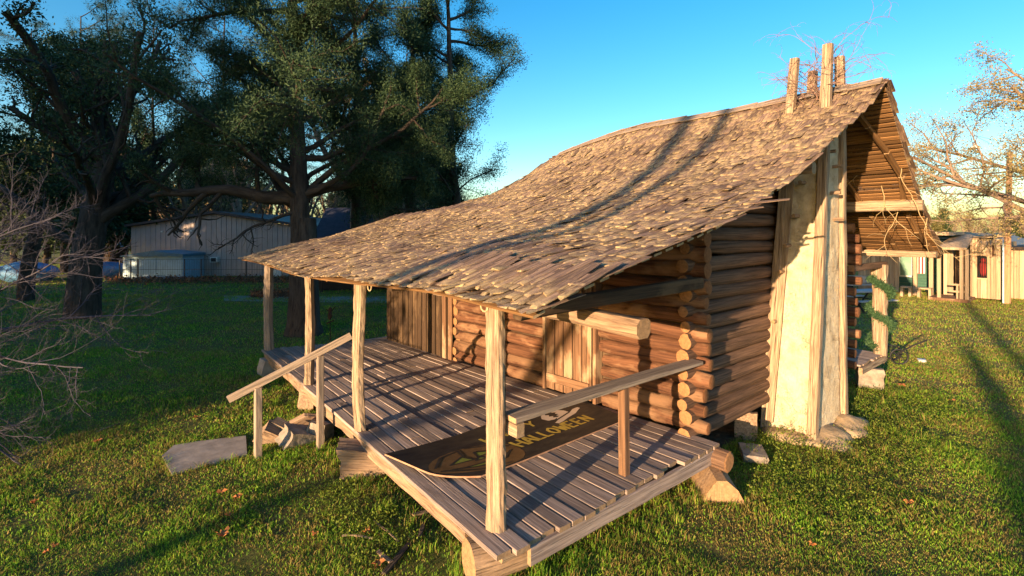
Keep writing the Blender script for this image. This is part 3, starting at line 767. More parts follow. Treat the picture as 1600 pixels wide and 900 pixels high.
def paint(polys, nm, mt, dz=.003):
    """polys in (u,v) board space, subdivided so they follow the curl"""
    import bmesh
    mb_ = MB()
    for poly in polys:
        bm = bmesh.new(); vv = [bm.verts.new((u, v, 0)) for u, v in poly]; bm.faces.new(vv)
        bmesh.ops.triangulate(bm, faces=bm.faces[:])
        for _ in range(2): 
            long_e = [e for e in bm.edges if e.calc_length() > .05]
            if long_e: bmesh.ops.subdivide_edges(bm, edges=long_e, cuts=1); bmesh.ops.triangulate(bm, faces=[f for f in bm.faces if len(f.verts) > 3])
        bm.verts.index_update(); o_ = [bpt(x.co.x, x.co.y, dz) for x in bm.verts]
        f_ = []
        for f in bm.faces:
            ids = [x.index for x in f.verts]; a_, b_, c_ = [o_[i] for i in ids[:3]]
            f_.append(tuple(ids) if (b_-a_).cross(c_-a_).z > 0 else tuple(reversed(ids)))
        bm.free(); mb_.add(o_, f_)
    return bbuild(mb_, nm, mt)
def stroke(pts, w, asp=1.0):
    """(u,v) polyline to quads; asp squeezes u so the width is right in metres"""
    out = []
    for (a, b) in zip(pts[:-1], pts[1:]):
        ax, ay, bx, by = a[0]*asp, a[1], b[0]*asp, b[1]; L = math.hypot(bx-ax, by-ay) or 1; nx, ny = -(by-ay)/L*w/2, (bx-ax)/L*w/2; ex, ey = (bx-ax)/L*w*.3, (by-ay)/L*w*.3
        out.append([((ax+nx-ex)/asp, ay+ny-ey), ((ax-nx-ex)/asp, ay-ny-ey), ((bx-nx+ex)/asp, by-ny+ey), ((bx+nx+ex)/asp, by+ny+ey)])
    return out
GL = {'H': [[(0, 0), (0, 1)], [(.7, 0), (.7, 1)], [(0, .5), (.7, .5)]], 'A': [[(0, 0), (.3, .95), (.45, .95), (.75, 0)], [(.12, .4), (.62, .4)]],
      'P': [[(0, 0), (0, 1), (.45, .95), (.6, .75), (.45, .5), (0, .45)]], 'Y': [[(0, 1), (.35, .5), (.7, 1)], [(.35, .5), (.3, 0)]],
      'L': [[(0, 1), (0, .04), (.55, .04)]], 'O': [[(.35, 0), (.08, .2), (0, .5), (.08, .8), (.35, 1), (.62, .8), (.7, .5), (.62, .2), (.35, 0)]],
      'W': [[(0, 1), (.2, 0), (.42, .7), (.64, 0), (.85, 1)]], 'E': [[(.55, 1), (0, 1), (0, 0), (.55, 0)], [(0, .5), (.45, .5)]], 'N': [[(0, 0), (0, 1), (.65, 0), (.65, 1)]]}
def word(txt, u0, v0, sw, sh, w, adv=.98):
    st = []; u = u0
    for ch in txt:
        for s_ in GL[ch]: st += stroke([(u + a*sw, v0 + b*sh) for a, b in s_], w, 2.4/1.3)
        u += sw*(adv + (.12 if ch in 'W' else -.1 if ch == 'L' else 0))
    return st
paint(word("HAPPY", .34, .58, .06, .14, .025), "lettering", M['yellow'])
paint(word("HALLOWEEN", .40, .25, .054, .17, .028), "lettering", M['yellow'])
def ell(cx, cy, rx, ry, a0=0, a1=360, n=22): return [(cx+rx*math.cos(R(a0+(a1-a0)*i/n)), cy+ry*math.sin(R(a0+(a1-a0)*i/n))) for i in range(n+(0 if a1-a0 == 360 else 1))]
paint([ell(.20, .33, .19, .31)], "pumpkin_face", M['orange'], .002)
px_ = lambda L: [(.20+a*.18, .33+b*.30) for a, b in L]
lm = [px_([(-.6, .1), (-.15, .45), (-.05, .0)]), px_([(.1, .1), (.2, .5), (.62, .12)]), px_([(-.1, -.12), (.1, .08), (.2, -.14)]), px_([(-.65, -.35), (-.3, -.5), (.25, -.5), (.65, -.3), (.25, -.36), (-.25, -.36)])]
paint(lm, "pumpkin_cutouts", M['limep'], .004)
sl_ = []
for L in ([(-.6, .1), (-.15, .45), (-.05, .0), (-.6, .1)], [(.1, .1), (.2, .5), (.62, .12), (.1, .1)], [(-.1, -.12), (.1, .08), (.2, -.14), (-.1, -.12)], [(-.8, -.2), (-.3, -.58), (.3, -.58), (.8, -.2)], [(-.65, -.33), (0, -.4), (.65, -.3)], [(-.9, .2), (-.5, .8), (0, .95)], [(.2, .95), (.6, .7), (.95, .1)], [(0, .95), (-.1, .45)], [(-.95, -.1), (-.6, -.75), (0, -.95)]):
    sl_ += stroke(px_(L), .02, 1.85)
paint(sl_, "pumpkin_lines", M['board'], .006)
# pale broken moon-like hat shape
moon1 = [(.655, .63), (.645, .72), (.668, .80), (.70, .83), (.69, .78), (.705, .755), (.692, .72), (.712, .70), (.70, .665), (.72, .64), (.69, .61)]
moon2 = [(.735, .83), (.78, .80), (.80, .74), (.805, .67), (.70, .60), (.715, .64), (.735, .65), (.728, .69), (.748, .70), (.738, .74), (.755, .76), (.737, .79)]
brim = [(.66, .53), (.70, .575), (.80, .64), (.845, .70), (.88, .70), (.885, .66), (.85, .62), (.82, .58), (.75, .54), (.70, .50), (.67, .49)]
paint([[(a+.03, b-.05) for a, b in q] for q in (moon1, moon2, brim)], "pale_emblem", M['cream'], .003)

# rope hooks under the eave
for i, (x, y) in enumerate(((-.28, .0), (-.28, 2.2))):
    mb = MB(); z = zf(x, y)-.06; pts = [(x+.0, y+.05*math.cos(a/10*6.28), z+.045*math.sin(a/10*6.28)-.03) for a in range(11)]; tube(mb, pts, .008, seg=6)
    tag(mb.build("rope_ring", M['rope']), ("small rope ring hanging from the eave right of the nearest post" if i == 0 else "small rope ring hanging from the eave between the two nearest posts"), "rope ring")

# --------------------------------------------------------------- grass
def build_blades(name, seed):
    rg = np.random.default_rng(seed)
    P_, H_, W_ = [], [], []
    def inside(x, y):
        m = (x > .45) & (x < 8.3) & (y > .5) & (y < 8.2)
        m |= (x > 5.4) & (x < 6.75) & (y > -.45) & (y < .5)
        return m
    poly = np.array([(p.x, p.y) for p in P])
    def in_poly(x, y):
        c_ = np.zeros(len(x), bool); j = len(poly)-1
        for i in range(len(poly)):
            xi, yi = poly[i]; xj, yj = poly[j]
            c_ ^= ((yi > y) != (yj > y)) & (x < (xj-xi)*(y-yi)/(yj-yi+1e-12)+xi); j = i
        return c_
    zones = [(2.2, 5, 4600, .045, .006), (5, 8, 2900, .05, .0085), (8, 13, 1300, .055, .013), (13, 24, 380, .06, .018), (24, 45, 90, .07, .035)]
    for (t0, t1, dens, h, w) in zones:
        xr = 1.75 if t1 > 5 else 1.5; area = (t1*t1-t0*t0)*xr; n = int(area*dens)
        t = np.sqrt(rg.uniform(t0*t0, t1*t1, n)); xx = rg.uniform(-xr, xr, n)
        px = CAM.x + t*(FW.x + RT.x*xx); py = CAM.y + t*(FW.y + RT.y*xx)
        keep = ~inside(px, py) & ~in_poly(px, py)
        # thin patches of bare soil close to the porch front
        s = np.sin(px*2.1+1.3)*np.sin(py*1.7+.4) + .6*np.sin(px*5.3)*np.sin(py*4.7+1)+.4*np.sin(px*11+py*3)
        nearporch = np.exp(-((px+.45)/.55)**2)*(py > -.2)*(py < 3.6)
        keep &= rg.uniform(0, 1, n) > np.clip((s-.75)*1.2, 0, .75)
        keep &= rg.uniform(0, 1, n) > nearporch*.5
        px, py = px[keep], py[keep]; P_.append(np.stack([px, py], 1))
        clump = .6 + .8*np.clip(np.sin(px*3.1+.5)*np.sin(py*2.7)+.35*np.sin(px*9)*np.sin(py*8)+.5, 0, 1.3)
        H_.append(h*rg.uniform(.5, 1.25, len(px))*clump); W_.append(w*rg.uniform(.7, 1.3, len(px)))
    Pn = np.concatenate(P_); H = np.concatenate(H_); W = np.concatenate(W_); n = len(Pn)
    a = rg.uniform(0, 2*np.pi, n); b_ = rg.uniform(0, 2*np.pi, n); lean = rg.uniform(.1, .95, n)*H
    V = np.zeros((n, 5, 3), np.float32); ca, sa = np.cos(a), np.sin(a)
    for k, (hh, ww, ll) in enumerate(((0, -.5, 0), (0, .5, 0), (.55, .42, .3), (.55, -.42, .3), (1, 0, 1))):
        V[:, k, 0] = Pn[:, 0] + ca*W*ww + np.cos(b_)*lean*ll; V[:, k, 1] = Pn[:, 1] + sa*W*ww + np.sin(b_)*lean*ll; V[:, k, 2] = H*hh*(1-.25*ll) - .002
    return mesh_np(name, V.reshape(-1, 3), 5, [(0, 1, 2, 3), (3, 2, 4)], n, M['blade'])
def mesh_np(name, V, per, faces, n, mat, parent=None):
    me = bpy.data.meshes.new(name); me.vertices.add(len(V)); me.vertices.foreach_set("co", V.astype(np.float32).ravel())
    li, ls, lt = [], [], []; o = 0
    base = (np.arange(n)*per)[:, None]
    cols = np.concatenate([base + np.array(f)[None, :] for f in faces], 1)
    tot = cols.shape[1]; me.loops.add(n*tot); me.loops.foreach_set("vertex_index", cols.astype(np.int32).ravel())
    st = []; c_ = 0
    for f in faces: st.append(c_); c_ += len(f)
    starts = ((np.arange(n)*tot)[:, None] + np.array(st)[None, :]).astype(np.int32).ravel()
    me.polygons.add(n*len(faces)); me.polygons.foreach_set("loop_start", starts)
    try: me.polygons.foreach_set("loop_total", np.tile(np.array([len(f) for f in faces], np.int32), n))
    except Exception: pass
    me.update(calc_edges=True); me.materials.append(mat)
    ob = bpy.data.objects.new(name, me); COL.objects.link(ob)
    if parent: ob.parent = parent
    return ob
tag(build_blades("grass", 1), kind='stuff')

# weeds: small leafy ground cover around the porch end and chimney
def leaf_quads(centers, nper, spread, size, rg, aspect=1.0, droop=0.0, flat=0.0):
    m = len(centers)*nper; c_ = np.repeat(centers, nper, 0) + rg.normal(0, 1, (m, 3))*spread
    a = rg.normal(0, 1, (m, 3)); a[:, 2] -= droop; a /= np.linalg.norm(a, axis=1)[:, None]
    b_ = rg.normal(0, 1, (m, 3)); b_[:, 2] *= (1-flat); b_ -= a*(a*b_).sum(1)[:, None]; b_ /= np.linalg.norm(b_, axis=1)[:, None]
    s = size*rg.uniform(.6, 1.4, m)[:, None]
    V = np.stack([c_ - a*s, c_ + b_*s*.45*aspect, c_ + a*s, c_ - b_*s*.45*aspect], 1)
    return V.reshape(-1, 3).astype(np.float32), m
rg = np.random.default_rng(4); cs = []
for _ in range(1500):
    x, y = rg.uniform(3.2, 9.5), rg.normal(-.7, .55)
    if y > .2: continue
    cs.append((x, y, abs(rg.normal(.03, .03))))
for _ in range(110): cs.append((rg.normal(5.0, .35), rg.normal(.0, .25), rg.uniform(.02, .16)))
for _ in range(160): cs.append((rg.normal(6.9, .5), rg.normal(-.5, .3), rg.uniform(.02, .12)))
for _ in range(260): cs.append((rg.uniform(-.75, -.1), rg.uniform(1.2, 3.0), rg.uniform(.01, .06)))
V, m = leaf_quads(np.array(cs), 12, .04, .013, rg, 1.3, 0, .5); V[:, 2] = np.abs(V[:, 2])
M['weed'] = leafmat("clover_leaf", (.05, .09, .012), (.20, .26, .035), .35)
tag(mesh_np("ground_cover", V, 4, [(0, 1, 2, 3)], m, M['weed']), kind='stuff')

def tufts(name, spots_, seed):
    rg_ = np.random.default_rng(seed); rows = []
    for (x, y, k, h) in spots_:
        for _ in range(k): rows.append((x+rg_.normal(0, .03), y+rg_.normal(0, .03), h*rg_.uniform(.5, 1.2)))
    A_ = np.array(rows); n = len(A_); b_ = rg_.uniform(0, 6.283, n); ln = rg_.uniform(.2, .9, n)*A_[:, 2]; V_ = np.zeros((n, 5, 3), np.float32); W = .006
    for k, (hh, ww, ll) in enumerate(((0, -.5, 0), (0, .5, 0), (.6, .4, .3), (.6, -.4, .3), (.85, 0, 1))):
        V_[:, k, 0] = A_[:, 0] - np.sin(b_)*W*ww + np.cos(b_)*ln*ll; V_[:, k, 1] = A_[:, 1] + np.cos(b_)*W*ww + np.sin(b_)*ln*ll; V_[:, k, 2] = A_[:, 2]*hh
    return mesh_np(name, V_.reshape(-1, 3), 5, [(0, 1, 2, 3), (3, 2, 4)], n, M['blade'])
rt2 = random.Random(2); sp_ = []
for _ in range(70): sp_.append((rt2.uniform(4.2, 9.6), rt2.gauss(-.75, .35) if rt2.random() < .6 else rt2.uniform(-.25, .2), rt2.randint(10, 26), rt2.uniform(.08, .24)))
for _ in range(80): sp_.append((rt2.uniform(.2, 3.2), rt2.uniform(-.15, .25), rt2.randint(10, 22), rt2.uniform(.06, .13)))
for _ in range(90): sp_.append((rt2.uniform(-.35, .1), rt2.uniform(.6, 8.4), rt2.randint(10, 22), rt2.uniform(.06, .15)))
for _ in range(60):
    q = P[rt2.randrange(6)].lerp(P[rt2.randrange(6)], rt2.random()); e_ = rt2.choice((0, 1, 2, 3)); q = P[(0, 1, 3, 4)[e_]].lerp(P[(1, 2, 4, 5)[e_]], rt2.random()); sp_.append((q.x, q.y, 16, rt2.uniform(.04, .08)))
for q in (gp(470, 712), gp(430, 705), gp(500, 705), gp(400, 716), gp(575, 745), gp(540, 752), gp(600, 735)):
    for _ in range(9): sp_.append((q.x+rt2.gauss(0, .12), q.y+rt2.gauss(0, .12), 16, rt2.uniform(.05, .12)))
for _ in range(240):
    t_ = rt2.uniform(2.6, 12); q = CAM + (FW + RT*rt2.uniform(-1.1, 1.1))*t_
    if not (-.1 < q.x < 8.5 and 0 < q.y < 8.5): sp_.append((q.x, q.y, 12, rt2.uniform(.05, .11)))
tag(tufts("tall_grass", sp_, 5), kind='stuff')

# --------------------------------------------------------------- trees
class Tree:
    def __init__(s, seed): s.r = random.Random(seed); s.mb = MB(); s.tips = []
    def tubep(s, pts, rads, seg): 
        n = len(pts); log(s.mb, pts, rads, seg=seg, wob=.10 if seg > 8 else .04, caps=False)
    def branch(s, p, d, L, r, lvl, P, tip=.35):
        rr_ = s.r; n = P['n'][lvl]; pts = [Vector(p)]; rads = [r]; d = Vector(d).normalized()
        for i in range(n):
            t = (i+1)/n
            d = (d + Vector((rr_.gauss(0, 1), rr_.gauss(0, 1), rr_.gauss(0, 1)))*P['wig'][lvl] + Vector((0, 0, P['up'][lvl]))).normalized()
            pts.append(pts[-1] + d*(L/n)); rads.append(r*lerp(1, tip if lvl < P['max'] else .25, t))
        seg = (12, 7, 5, 4, 3)[min(lvl, 4)]
        if r > P.get('minr', .0): s.tubep(pts, rads, seg)
        if lvl >= P['max']:
            s.tips += [tuple(q) for q in pts[P.get('tipfrom', 1):]]; return
        if lvl >= P.get('leaflvl', 99): s.tips += [tuple(q) for q in pts[n//2:]]
        k = P['kids'][lvl]; t0 = P['t0'][lvl]
        for j in range(k):
            t = t0 + (1-t0)*(j+rr_.uniform(0, 1))/k; i = min(int(t*n), n-1); q = pts[i].lerp(pts[i+1], t*n-i)
            ax = (pts[i+1]-pts[i]).normalized(); side = ax.cross(Vector((rr_.gauss(0, 1), rr_.gauss(0, 1), rr_.gauss(0, 1)))).normalized()
            if lvl == 0 and P.get('horiz'): side.z *= .3; side.normalize()
            ang = R(rr_.uniform(*P['ang'][lvl])); dd_ = ax*math.cos(ang) + side*math.sin(ang)
            LL = L*P['len'][lvl]*rr_.uniform(.6, 1.15)*(P['shape'](t) if lvl == 0 and 'shape' in P else (1.1-.5*t))
            s.branch(q, dd_, LL, min(rads[i]*.8, r*P['rad'][lvl])*rr_.uniform(.7, 1.1), lvl+1, P, tip)
def finish_tree(name, T, loc, bark, leaf, label, group=None, per=40, spread=.22, size=.07, seed=1, droop=0.0, cat="tree", aspect=1.0):
    root = empty(name, loc); T.mb.build("trunk", M[bark], root, smooth=True)
    if leaf and T.tips:
        rg_ = np.random.default_rng(seed); V_, m_ = leaf_quads(np.array(T.tips), per, spread, size, rg_, aspect, droop)
        mesh_np("crown", V_, 4, [(0, 1, 2, 3)], m_, M[leaf], root)
    tag(root, label, cat, group); return root

# big cedar behind the porch
cp = gp(474, 522, 0)
T = Tree(11)
T.branch((0, 0, -.1), (0, 0, 1), 12.5, .36, 0, dict(n=[14, 8, 5, 3], wig=[.015, .16, .22, .3], up=[.02, .03, .0, -.05], max=2, kids=[42, 10], t0=[.30, .25], ang=[(55, 90), (30, 65)],
         len=[.42, .33], rad=[.28, .35], shape=lambda t: 1.15-.75*max(0, t-.35), horiz=True, leaflvl=1), .25)
# flared base and the great low limbs
T.tubep([Vector((0, 0, -.1)), Vector((0, 0, .35)), Vector((0, 0, 1.2)), Vector((0, .0, 3.5))], [.60, .46, .40, .34], 12)
Lw = -RT
PL = dict(n=[9, 6, 4], wig=[.14, .2, .3], up=[.02, .02, .0], max=2, kids=[9, 6], t0=[.25, .2], ang=[(35, 80), (30, 70)], len=[.45, .5], rad=[.4, .4])
bare = Tree(12)
for (z, d_, L, r) in ((4.1, Lw*1 + Vector((0, 0, .35)), 5.6, .24), (4.5, Lw*.8 - FW*.5 + Vector((0, 0, .15)), 4.2, .10), (4.2, RT*1 + Vector((0, 0, .25)), 3.5, .18), (3.7, Lw*.6-FW*.7+Vector((0, 0, .1)), 2.6, .06), (4.2, RT*.8 + FW*.4+Vector((0, 0, .8)), 5.5, .11), (4.0, Lw*.4+FW*.4+Vector((0, 0, .9)), 6, .2)):
    T.branch((0, 0, z), d_, L, r, 0, PL, .3)
T.tips = [q for q in T.tips if q[2] > 3.9 + .25*abs(math.sin(q[0]*1.3+q[1]))*3 - (1.2 if (Vector(q).dot(RT) > 1.5) else 0)]
ced = finish_tree("cedar_tree", T, cp, 'bark', 'cedar', "huge dark cedar with thick trunk and low sweeping limbs behind the porch", per=110, spread=.15, size=.042, droop=.6, aspect=.55)

# cedars to its right
for i, (px, dep, sd, H, lab, ln) in enumerate(((632, 20.5, 21, 12.6, "leaning slender cedar right of the huge cedar above the roof", .30), (712, 21.0, 22, 13.2, "tall dark cedar rising over the porch roof, rightmost against the sky", .34))):
    g = dp(px, 360, dep); T = Tree(sd)
    T.branch((0, 0, -.1), (.0, 0, 1) if i else RT*.08+Vector((0, 0, 1)), H, .26, 0, dict(n=[14, 7, 4, 3], wig=[.05, .15, .22, .3], up=[.02, .05, .02, 0], max=2, kids=[26, 8], t0=[.22, .2], ang=[(50, 85), (30, 65)],
             len=[ln, .36], rad=[.26, .35], shape=lambda t: 1.1-.72*max(0, t-.3), horiz=True, leaflvl=1), .25)
    finish_tree("cedar_tree", T, (g.x, g.y, 0), 'bark', 'cedar', lab, per=130, spread=.18, size=.046, seed=i+3, droop=.5, aspect=.6)

for i, (px, dep, sd, H, lab, t0_) in enumerate(((560, 18.5, 25, 13.5, "cedar standing just right of the huge cedar, crown merging with it", .36), (345, 47, 26, 25.0, "tall evergreen rising far behind the middle of the tan metal building", .25))):
    g = dp(px, 360, dep); T = Tree(sd)
    T.branch((0, 0, -.1), (.0, 0, 1), H, .2, 0, dict(n=[14, 7, 4, 3], wig=[.02, .15, .22, .3], up=[.02, .04, .02, 0], max=2, kids=[26, 8], t0=[t0_, .2], ang=[(50, 85), (30, 65)],
             len=[.26, .36], rad=[.26, .35], shape=lambda t: 1.1-.5*max(0, t-.3), horiz=True, leaflvl=1), .25)
    finish_tree("cedar_tree", T, (g.x, g.y, 0), 'bark', 'cedar', lab, per=90, spread=.17, size=.042, seed=i+13, droop=.5, aspect=.6)

FAR = bpy.data.objects[[o.name for o in bpy.data.objects if o.get('label', '').startswith("tall evergreen rising far behind")][0]]
for i, (px, dep, sc_, lab) in enumerate(((235, 50, 1.0, "left of the far tall evergreens, above the pale blue shed"), (130, 44, .9, "tall evergreen far behind the stout forking tree"), (55, 48, .9, "tall evergreen far behind the left edge of the lawn"), (440, 52, 1.0, "tall evergreen far behind the thick trunk of the huge cedar"), (545, 48, .9, "tall evergreen far behind, just right of the thick trunk"), (640, 50, .85, "tall evergreen far behind the leaning slender cedar"))):
    g = dp(px, 360, dep); o = copy_tree(FAR); o.location = (g.x, g.y, 0); o.scale = (sc_,)*3; o.rotation_euler.z = i*1.7+.5; o['label'] = lab if i else "tall evergreen far behind the pale blue shed"

# left background tree: many stout bare limbs with evergreen foliage between
g = gp(128, 470, 0); g = dp(128, 360, 17.5); T = Tree(31)
T.branch((0, 0, -.1), (0, 0, 1), 6.6, .50, 0, dict(n=[8, 8, 5, 3], wig=[.05, .13, .2, .3], up=[.02, .08, .04, 0], max=3, kids=[16, 9, 5], t0=[.4, .25, .3], ang=[(25, 70), (30, 65), (30, 60)],
         len=[1.15, .42, .45], rad=[.42, .35, .4]), .55)
T.tips = [q for i_, q in enumerate(T.tips) if i_ % 5 == 0 or (q[2] > 6.5 and i_ % 2)]
finish_tree("oak_tree", T, (g.x, g.y, 0), 'bark', 'ever', "stout shaded tree with many forking limbs at far left of the lawn", per=18, spread=.22, size=.06, seed=6)
g = dp(40, 360, 22); T = Tree(32)
T.branch((0, 0, -.1), (0, 0, 1), 12, .3, 0, dict(n=[12, 7, 4], wig=[.05, .15, .22], up=[.02, .03, .0], max=2, kids=[26, 8], t0=[.3, .2], ang=[(50, 85), (30, 65)], len=[.36, .36], rad=[.26, .35], shape=lambda t: 1.1-.6*t, horiz=True, leaflvl=1), .25)
finish_tree("pine_tree", T, (g.x, g.y, 0), 'bark', 'ever', "dark evergreen at the left edge behind the stout forking tree", per=50, spread=.22, size=.065, seed=7)
g = dp(250, 360, 46); T = Tree(33)
T.branch((0, 0, -.1), (0, 0, 1), 13, .24, 0, dict(n=[12, 7, 4], wig=[.05, .15, .22], up=[.02, .03, .0], max=2, kids=[24, 8], t0=[.38, .2], ang=[(50, 85), (30, 65)], len=[.32, .36], rad=[.26, .35], shape=lambda t: 1.1-.6*t, horiz=True, leaflvl=1), .25)
finish_tree("pine_tree", T, (g.x, g.y, 0), 'bark', 'cedar', "tall evergreen rising behind the left end of the tan metal building", per=22, spread=.24, size=.075, seed=8)

# bare tree reaching in from the left
T = Tree(41); base = Vector((-4.75, 7.2, 0))
PB = dict(n=[10, 8, 6, 5], wig=[.10, .14, .18, .2], up=[-.02, .03, .06, .05], max=3, kids=[15, 10, 6], t0=[.12, .12, .12], ang=[(25, 60), (25, 60), (20, 55)], len=[.5, .5, .5], rad=[.40, .42, .5])
T.tubep([Vector((0, 0, -.1)), Vector((0, .03, .8)), Vector((.05, 0, 1.6)), Vector((.1, 0, 2.4))], [.10, .085, .07, .06], 8)
for (z, d_, L, r) in ((1.5, RT + Vector((0, 0, .05)), 2.7, .02), (1.8, RT*.9 + FW*.3 + Vector((0, 0, .3)), 2.6, .02), (2.2, RT*.7 - FW*.1 + Vector((0, 0, .5)), 2.4, .02), (1.2, RT*.9-FW*.2 + Vector((0, 0, -.25)), 2.4, .022), (2.1, RT*.5 + Vector((0, 0, .7)), 2.0, .02), (1.6, RT*.9+FW*.6+Vector((0, 0, .2)), 2.7, .022), (1.4, RT*.8-FW*.5+Vector((0, 0, .0)), 2.2, .02), (2.0, -RT+Vector((0, 0, .6)), 1.8, .04)):
    T.branch((.05, 0, z), d_, L, r, 0, PB, .35)
finish_tree("bare_tree", T, base, 'palebark', None, "leafless pale-twigged small tree reaching in from the left edge", seed=9)

# right tree with sparse rusty leaves, trunk just outside the frame
T = Tree(51); rb = dp(1720, 360, 17)
PR = dict(n=[9, 8, 6, 4], wig=[.08, .14, .18, .25], up=[.0, .01, .02, .0], max=3, kids=[9, 7, 5], t0=[.25, .2, .2], ang=[(25, 60), (30, 60), (30, 60)], len=[.5, .5, .5], rad=[.4, .4, .5])
T.tubep([Vector((0, 0, -.1)), Vector((0, 0, 1.5)), Vector((.1, 0, 3.5)), Vector((.1, 0, 7))], [.4, .33, .3, .2], 10)
for (z, d_, L, r) in ((3.0, -RT + Vector((0, 0, .12)), 6.2, .12), (3.4, -RT + FW*.3 + Vector((0, 0, .42)), 6.3, .12), (4.4, -RT - FW*.2 + Vector((0, 0, .8)), 5.4, .12), (5.4, -RT*.7 + Vector((0, 0, 1)), 4.6, .1), (4.8, -RT*.9+FW*.5 + Vector((0, 0, .4)), 5.2, .1), (3.8, -RT*.9-FW*.5 + Vector((0, 0, .3)), 4.6, .1), (6.5, Vector((0, 0, 1)), 4, .12), (5, RT+Vector((0, 0, .7)), 4, .1)):
    T.branch((.1, 0, z), d_, L, r, 0, PR, .3)
finish_tree("elm_tree", T, (rb.x, rb.y, 0), 'tanbark', 'rust', "tree with sparse rusty leaves whose branches reach in from the right", per=4, spread=.13, size=.036, seed=10)

# background trees, prototypes copied
def proto(seed, kind):
    T_ = Tree(seed)
    if kind == 'bare':
        T_.branch((0, 0, -.1), (0, 0, 1), 5.5, .26, 0, dict(n=[7, 6, 5, 4], wig=[.05, .12, .2, .2], up=[.02, .12, .06, .03], max=3, kids=[9, 7, 5], t0=[.3, .2, .2], ang=[(20, 50), (25, 55), (25, 55)], len=[.95, .42, .5], rad=[.5, .4, .5]), .5)
        T_.tips = T_.tips[::2]; return T_, 'tanbark', 'rust', 2, .25, .10
    T_.branch((0, 0, -.1), (0, 0, 1), 9, .26, 0, dict(n=[9, 6, 4], wig=[.05, .15, .2], up=[.02, .05, .02], max=2, kids=[20, 6], t0=[.18, .2], ang=[(40, 80), (30, 65)], len=[.36, .4], rad=[.3, .4], shape=lambda t: 1.1-.6*t, leaflvl=1), .25)
    return T_, 'bark', ('olive' if kind == 'olive' else 'ever'), 26, .38, .17
LAB = {'bare': "leafless tan tree in the distant tree line", 'olive': "olive green tree in the distant tree line", 'ever': "dark evergreen in the distant tree line"}
protos = {}
for k, sd in (('bare', 61), ('olive', 62), ('ever', 63)):
    T_, bk, lf, per, sp, sz = proto(sd, k)
    protos[k] = finish_tree({'bare': "bare_tree", 'olive': "broadleaf_tree", 'ever': "evergreen_tree"}[k], T_, (0, 0, 0), bk, lf, LAB[k], group={'bare': "leafless trees in the distance", 'olive': "olive trees in the distance", 'ever': "evergreens in the distance"}[k], per=per, spread=sp, size=sz, seed=sd)
rt = random.Random(3); used = set(); placed = []
spots = []
for px in range(-60, 760, 27): spots.append((px, rt.uniform(44, 62), rt.choice(['bare', 'bare', 'olive', 'ever', 'bare']), rt.uniform(.75, 1.25)))
for px in (300, 345, 372, 560, 610, 630, 590): spots.append((px, rt.uniform(24, 30) if px > 500 else rt.uniform(40, 44), 'bare', rt.uniform(1.0, 1.45)))
for px in range(1380, 1720, 16): spots.append((px, rt.uniform(80, 115), rt.choice(['bare', 'olive', 'bare', 'ever']), rt.uniform(.6, .95)))
for px in (-20, 20, 70, 100, 150, 175): spots.append((px, rt.uniform(30, 40), 'ever', rt.uniform(.8, 1.1)))
for px in (-560, -500, -430, -370, -310, -250, -190, -130, 1740, 1800, 1870, 1950, 2040, 2150, 2280, 2430): spots.append((px, rt.uniform(60, 85), rt.choice(['bare', 'ever', 'olive']), rt.uniform(.9, 1.3)))
for px, dep, k, s_ in spots:
    g = dp(px, 360, dep); o = protos[k] if k not in used else copy_tree(protos[k]); used.add(k)
    o.location = (g.x, g.y, 0); o.rotation_euler.z = rt.uniform(0, 6.28); o.scale = (s_, s_, s_*rt.uniform(.9, 1.1))
    reg = ("out of the picture at left" if px < -100 else "out of the picture at right" if px > 1730 else "at the far left edge" if px < 110 else "left of the tan metal building" if px < 200 else "behind the tan metal building" if px < 455 else "behind the dark house and cedars" if px < 800 else "beyond the plank shacks" if px < 1600 else "past the right edge of the shacks")
    placed.append((k, reg, px, o))
ORD = ["first", "second", "third", "fourth", "fifth", "sixth", "seventh", "eighth", "ninth", "tenth", "eleventh", "twelfth", "thirteenth"]
for k in ('bare', 'olive', 'ever'):
    for reg in sorted({p[1] for p in placed}):
        q = sorted([p for p in placed if p[0] == k and p[1] == reg], key=lambda p: p[2])
        for i, p in enumerate(q): p[3]['label'] = f"{ORD[i]} from the left of the {dict(bare='leafless tan', olive='olive green', ever='dark evergreen')[k]} trees {reg}"

# trees standing out of frame towards the sun: they shade the left lawn
shade = []
for i, (x, y, s_, k) in enumerate(((-24, 5.4, 1.1, 'ever'), (-22, 7.6, 1.4, 'ever'), (-24, 13, 1.5, 'ever'), (-22, 17, 1.4, 'ever'), (-26, 22, 1.6, 'ever'), (-22, 27, 1.5, 'ever'), (-26, 33, 1.6, 'ever'), (-24, 39, 1.5, 'ever'), (-23, 11.5, 1.3, 'ever'))):
    o = copy_tree(protos[k]); o['label'] = f"{ORD[i]} of the shade trees standing behind and left of the viewer"; o['group'] = 'shade trees out of the picture'; o.location = (x, y, 0); o.rotation_euler.z = i*1.3; o.scale = (s_, s_, s_*(1.6 if k == 'bare' else 1))
for i, (x, y) in enumerate(((-19, 9.3), (-19, 13.5), (-19, 18), (-20, 23), (-21, 29))):  # unseen low evergreens added to close the lit gap beneath those crowns
    o = copy_tree(protos['ever']); o['label'] = f"{ORD[i]} of the low bushy evergreens added out of frame to shade the left lawn"; o['group'] = 'shade trees out of the picture'; o.location = (x, y, 0); o.rotation_euler.z = i*2.1; o.scale = (1.25, 1.25, .62)
T = Tree(71)  # unseen tree, trunk shaped to cast the shadow bands across the roof
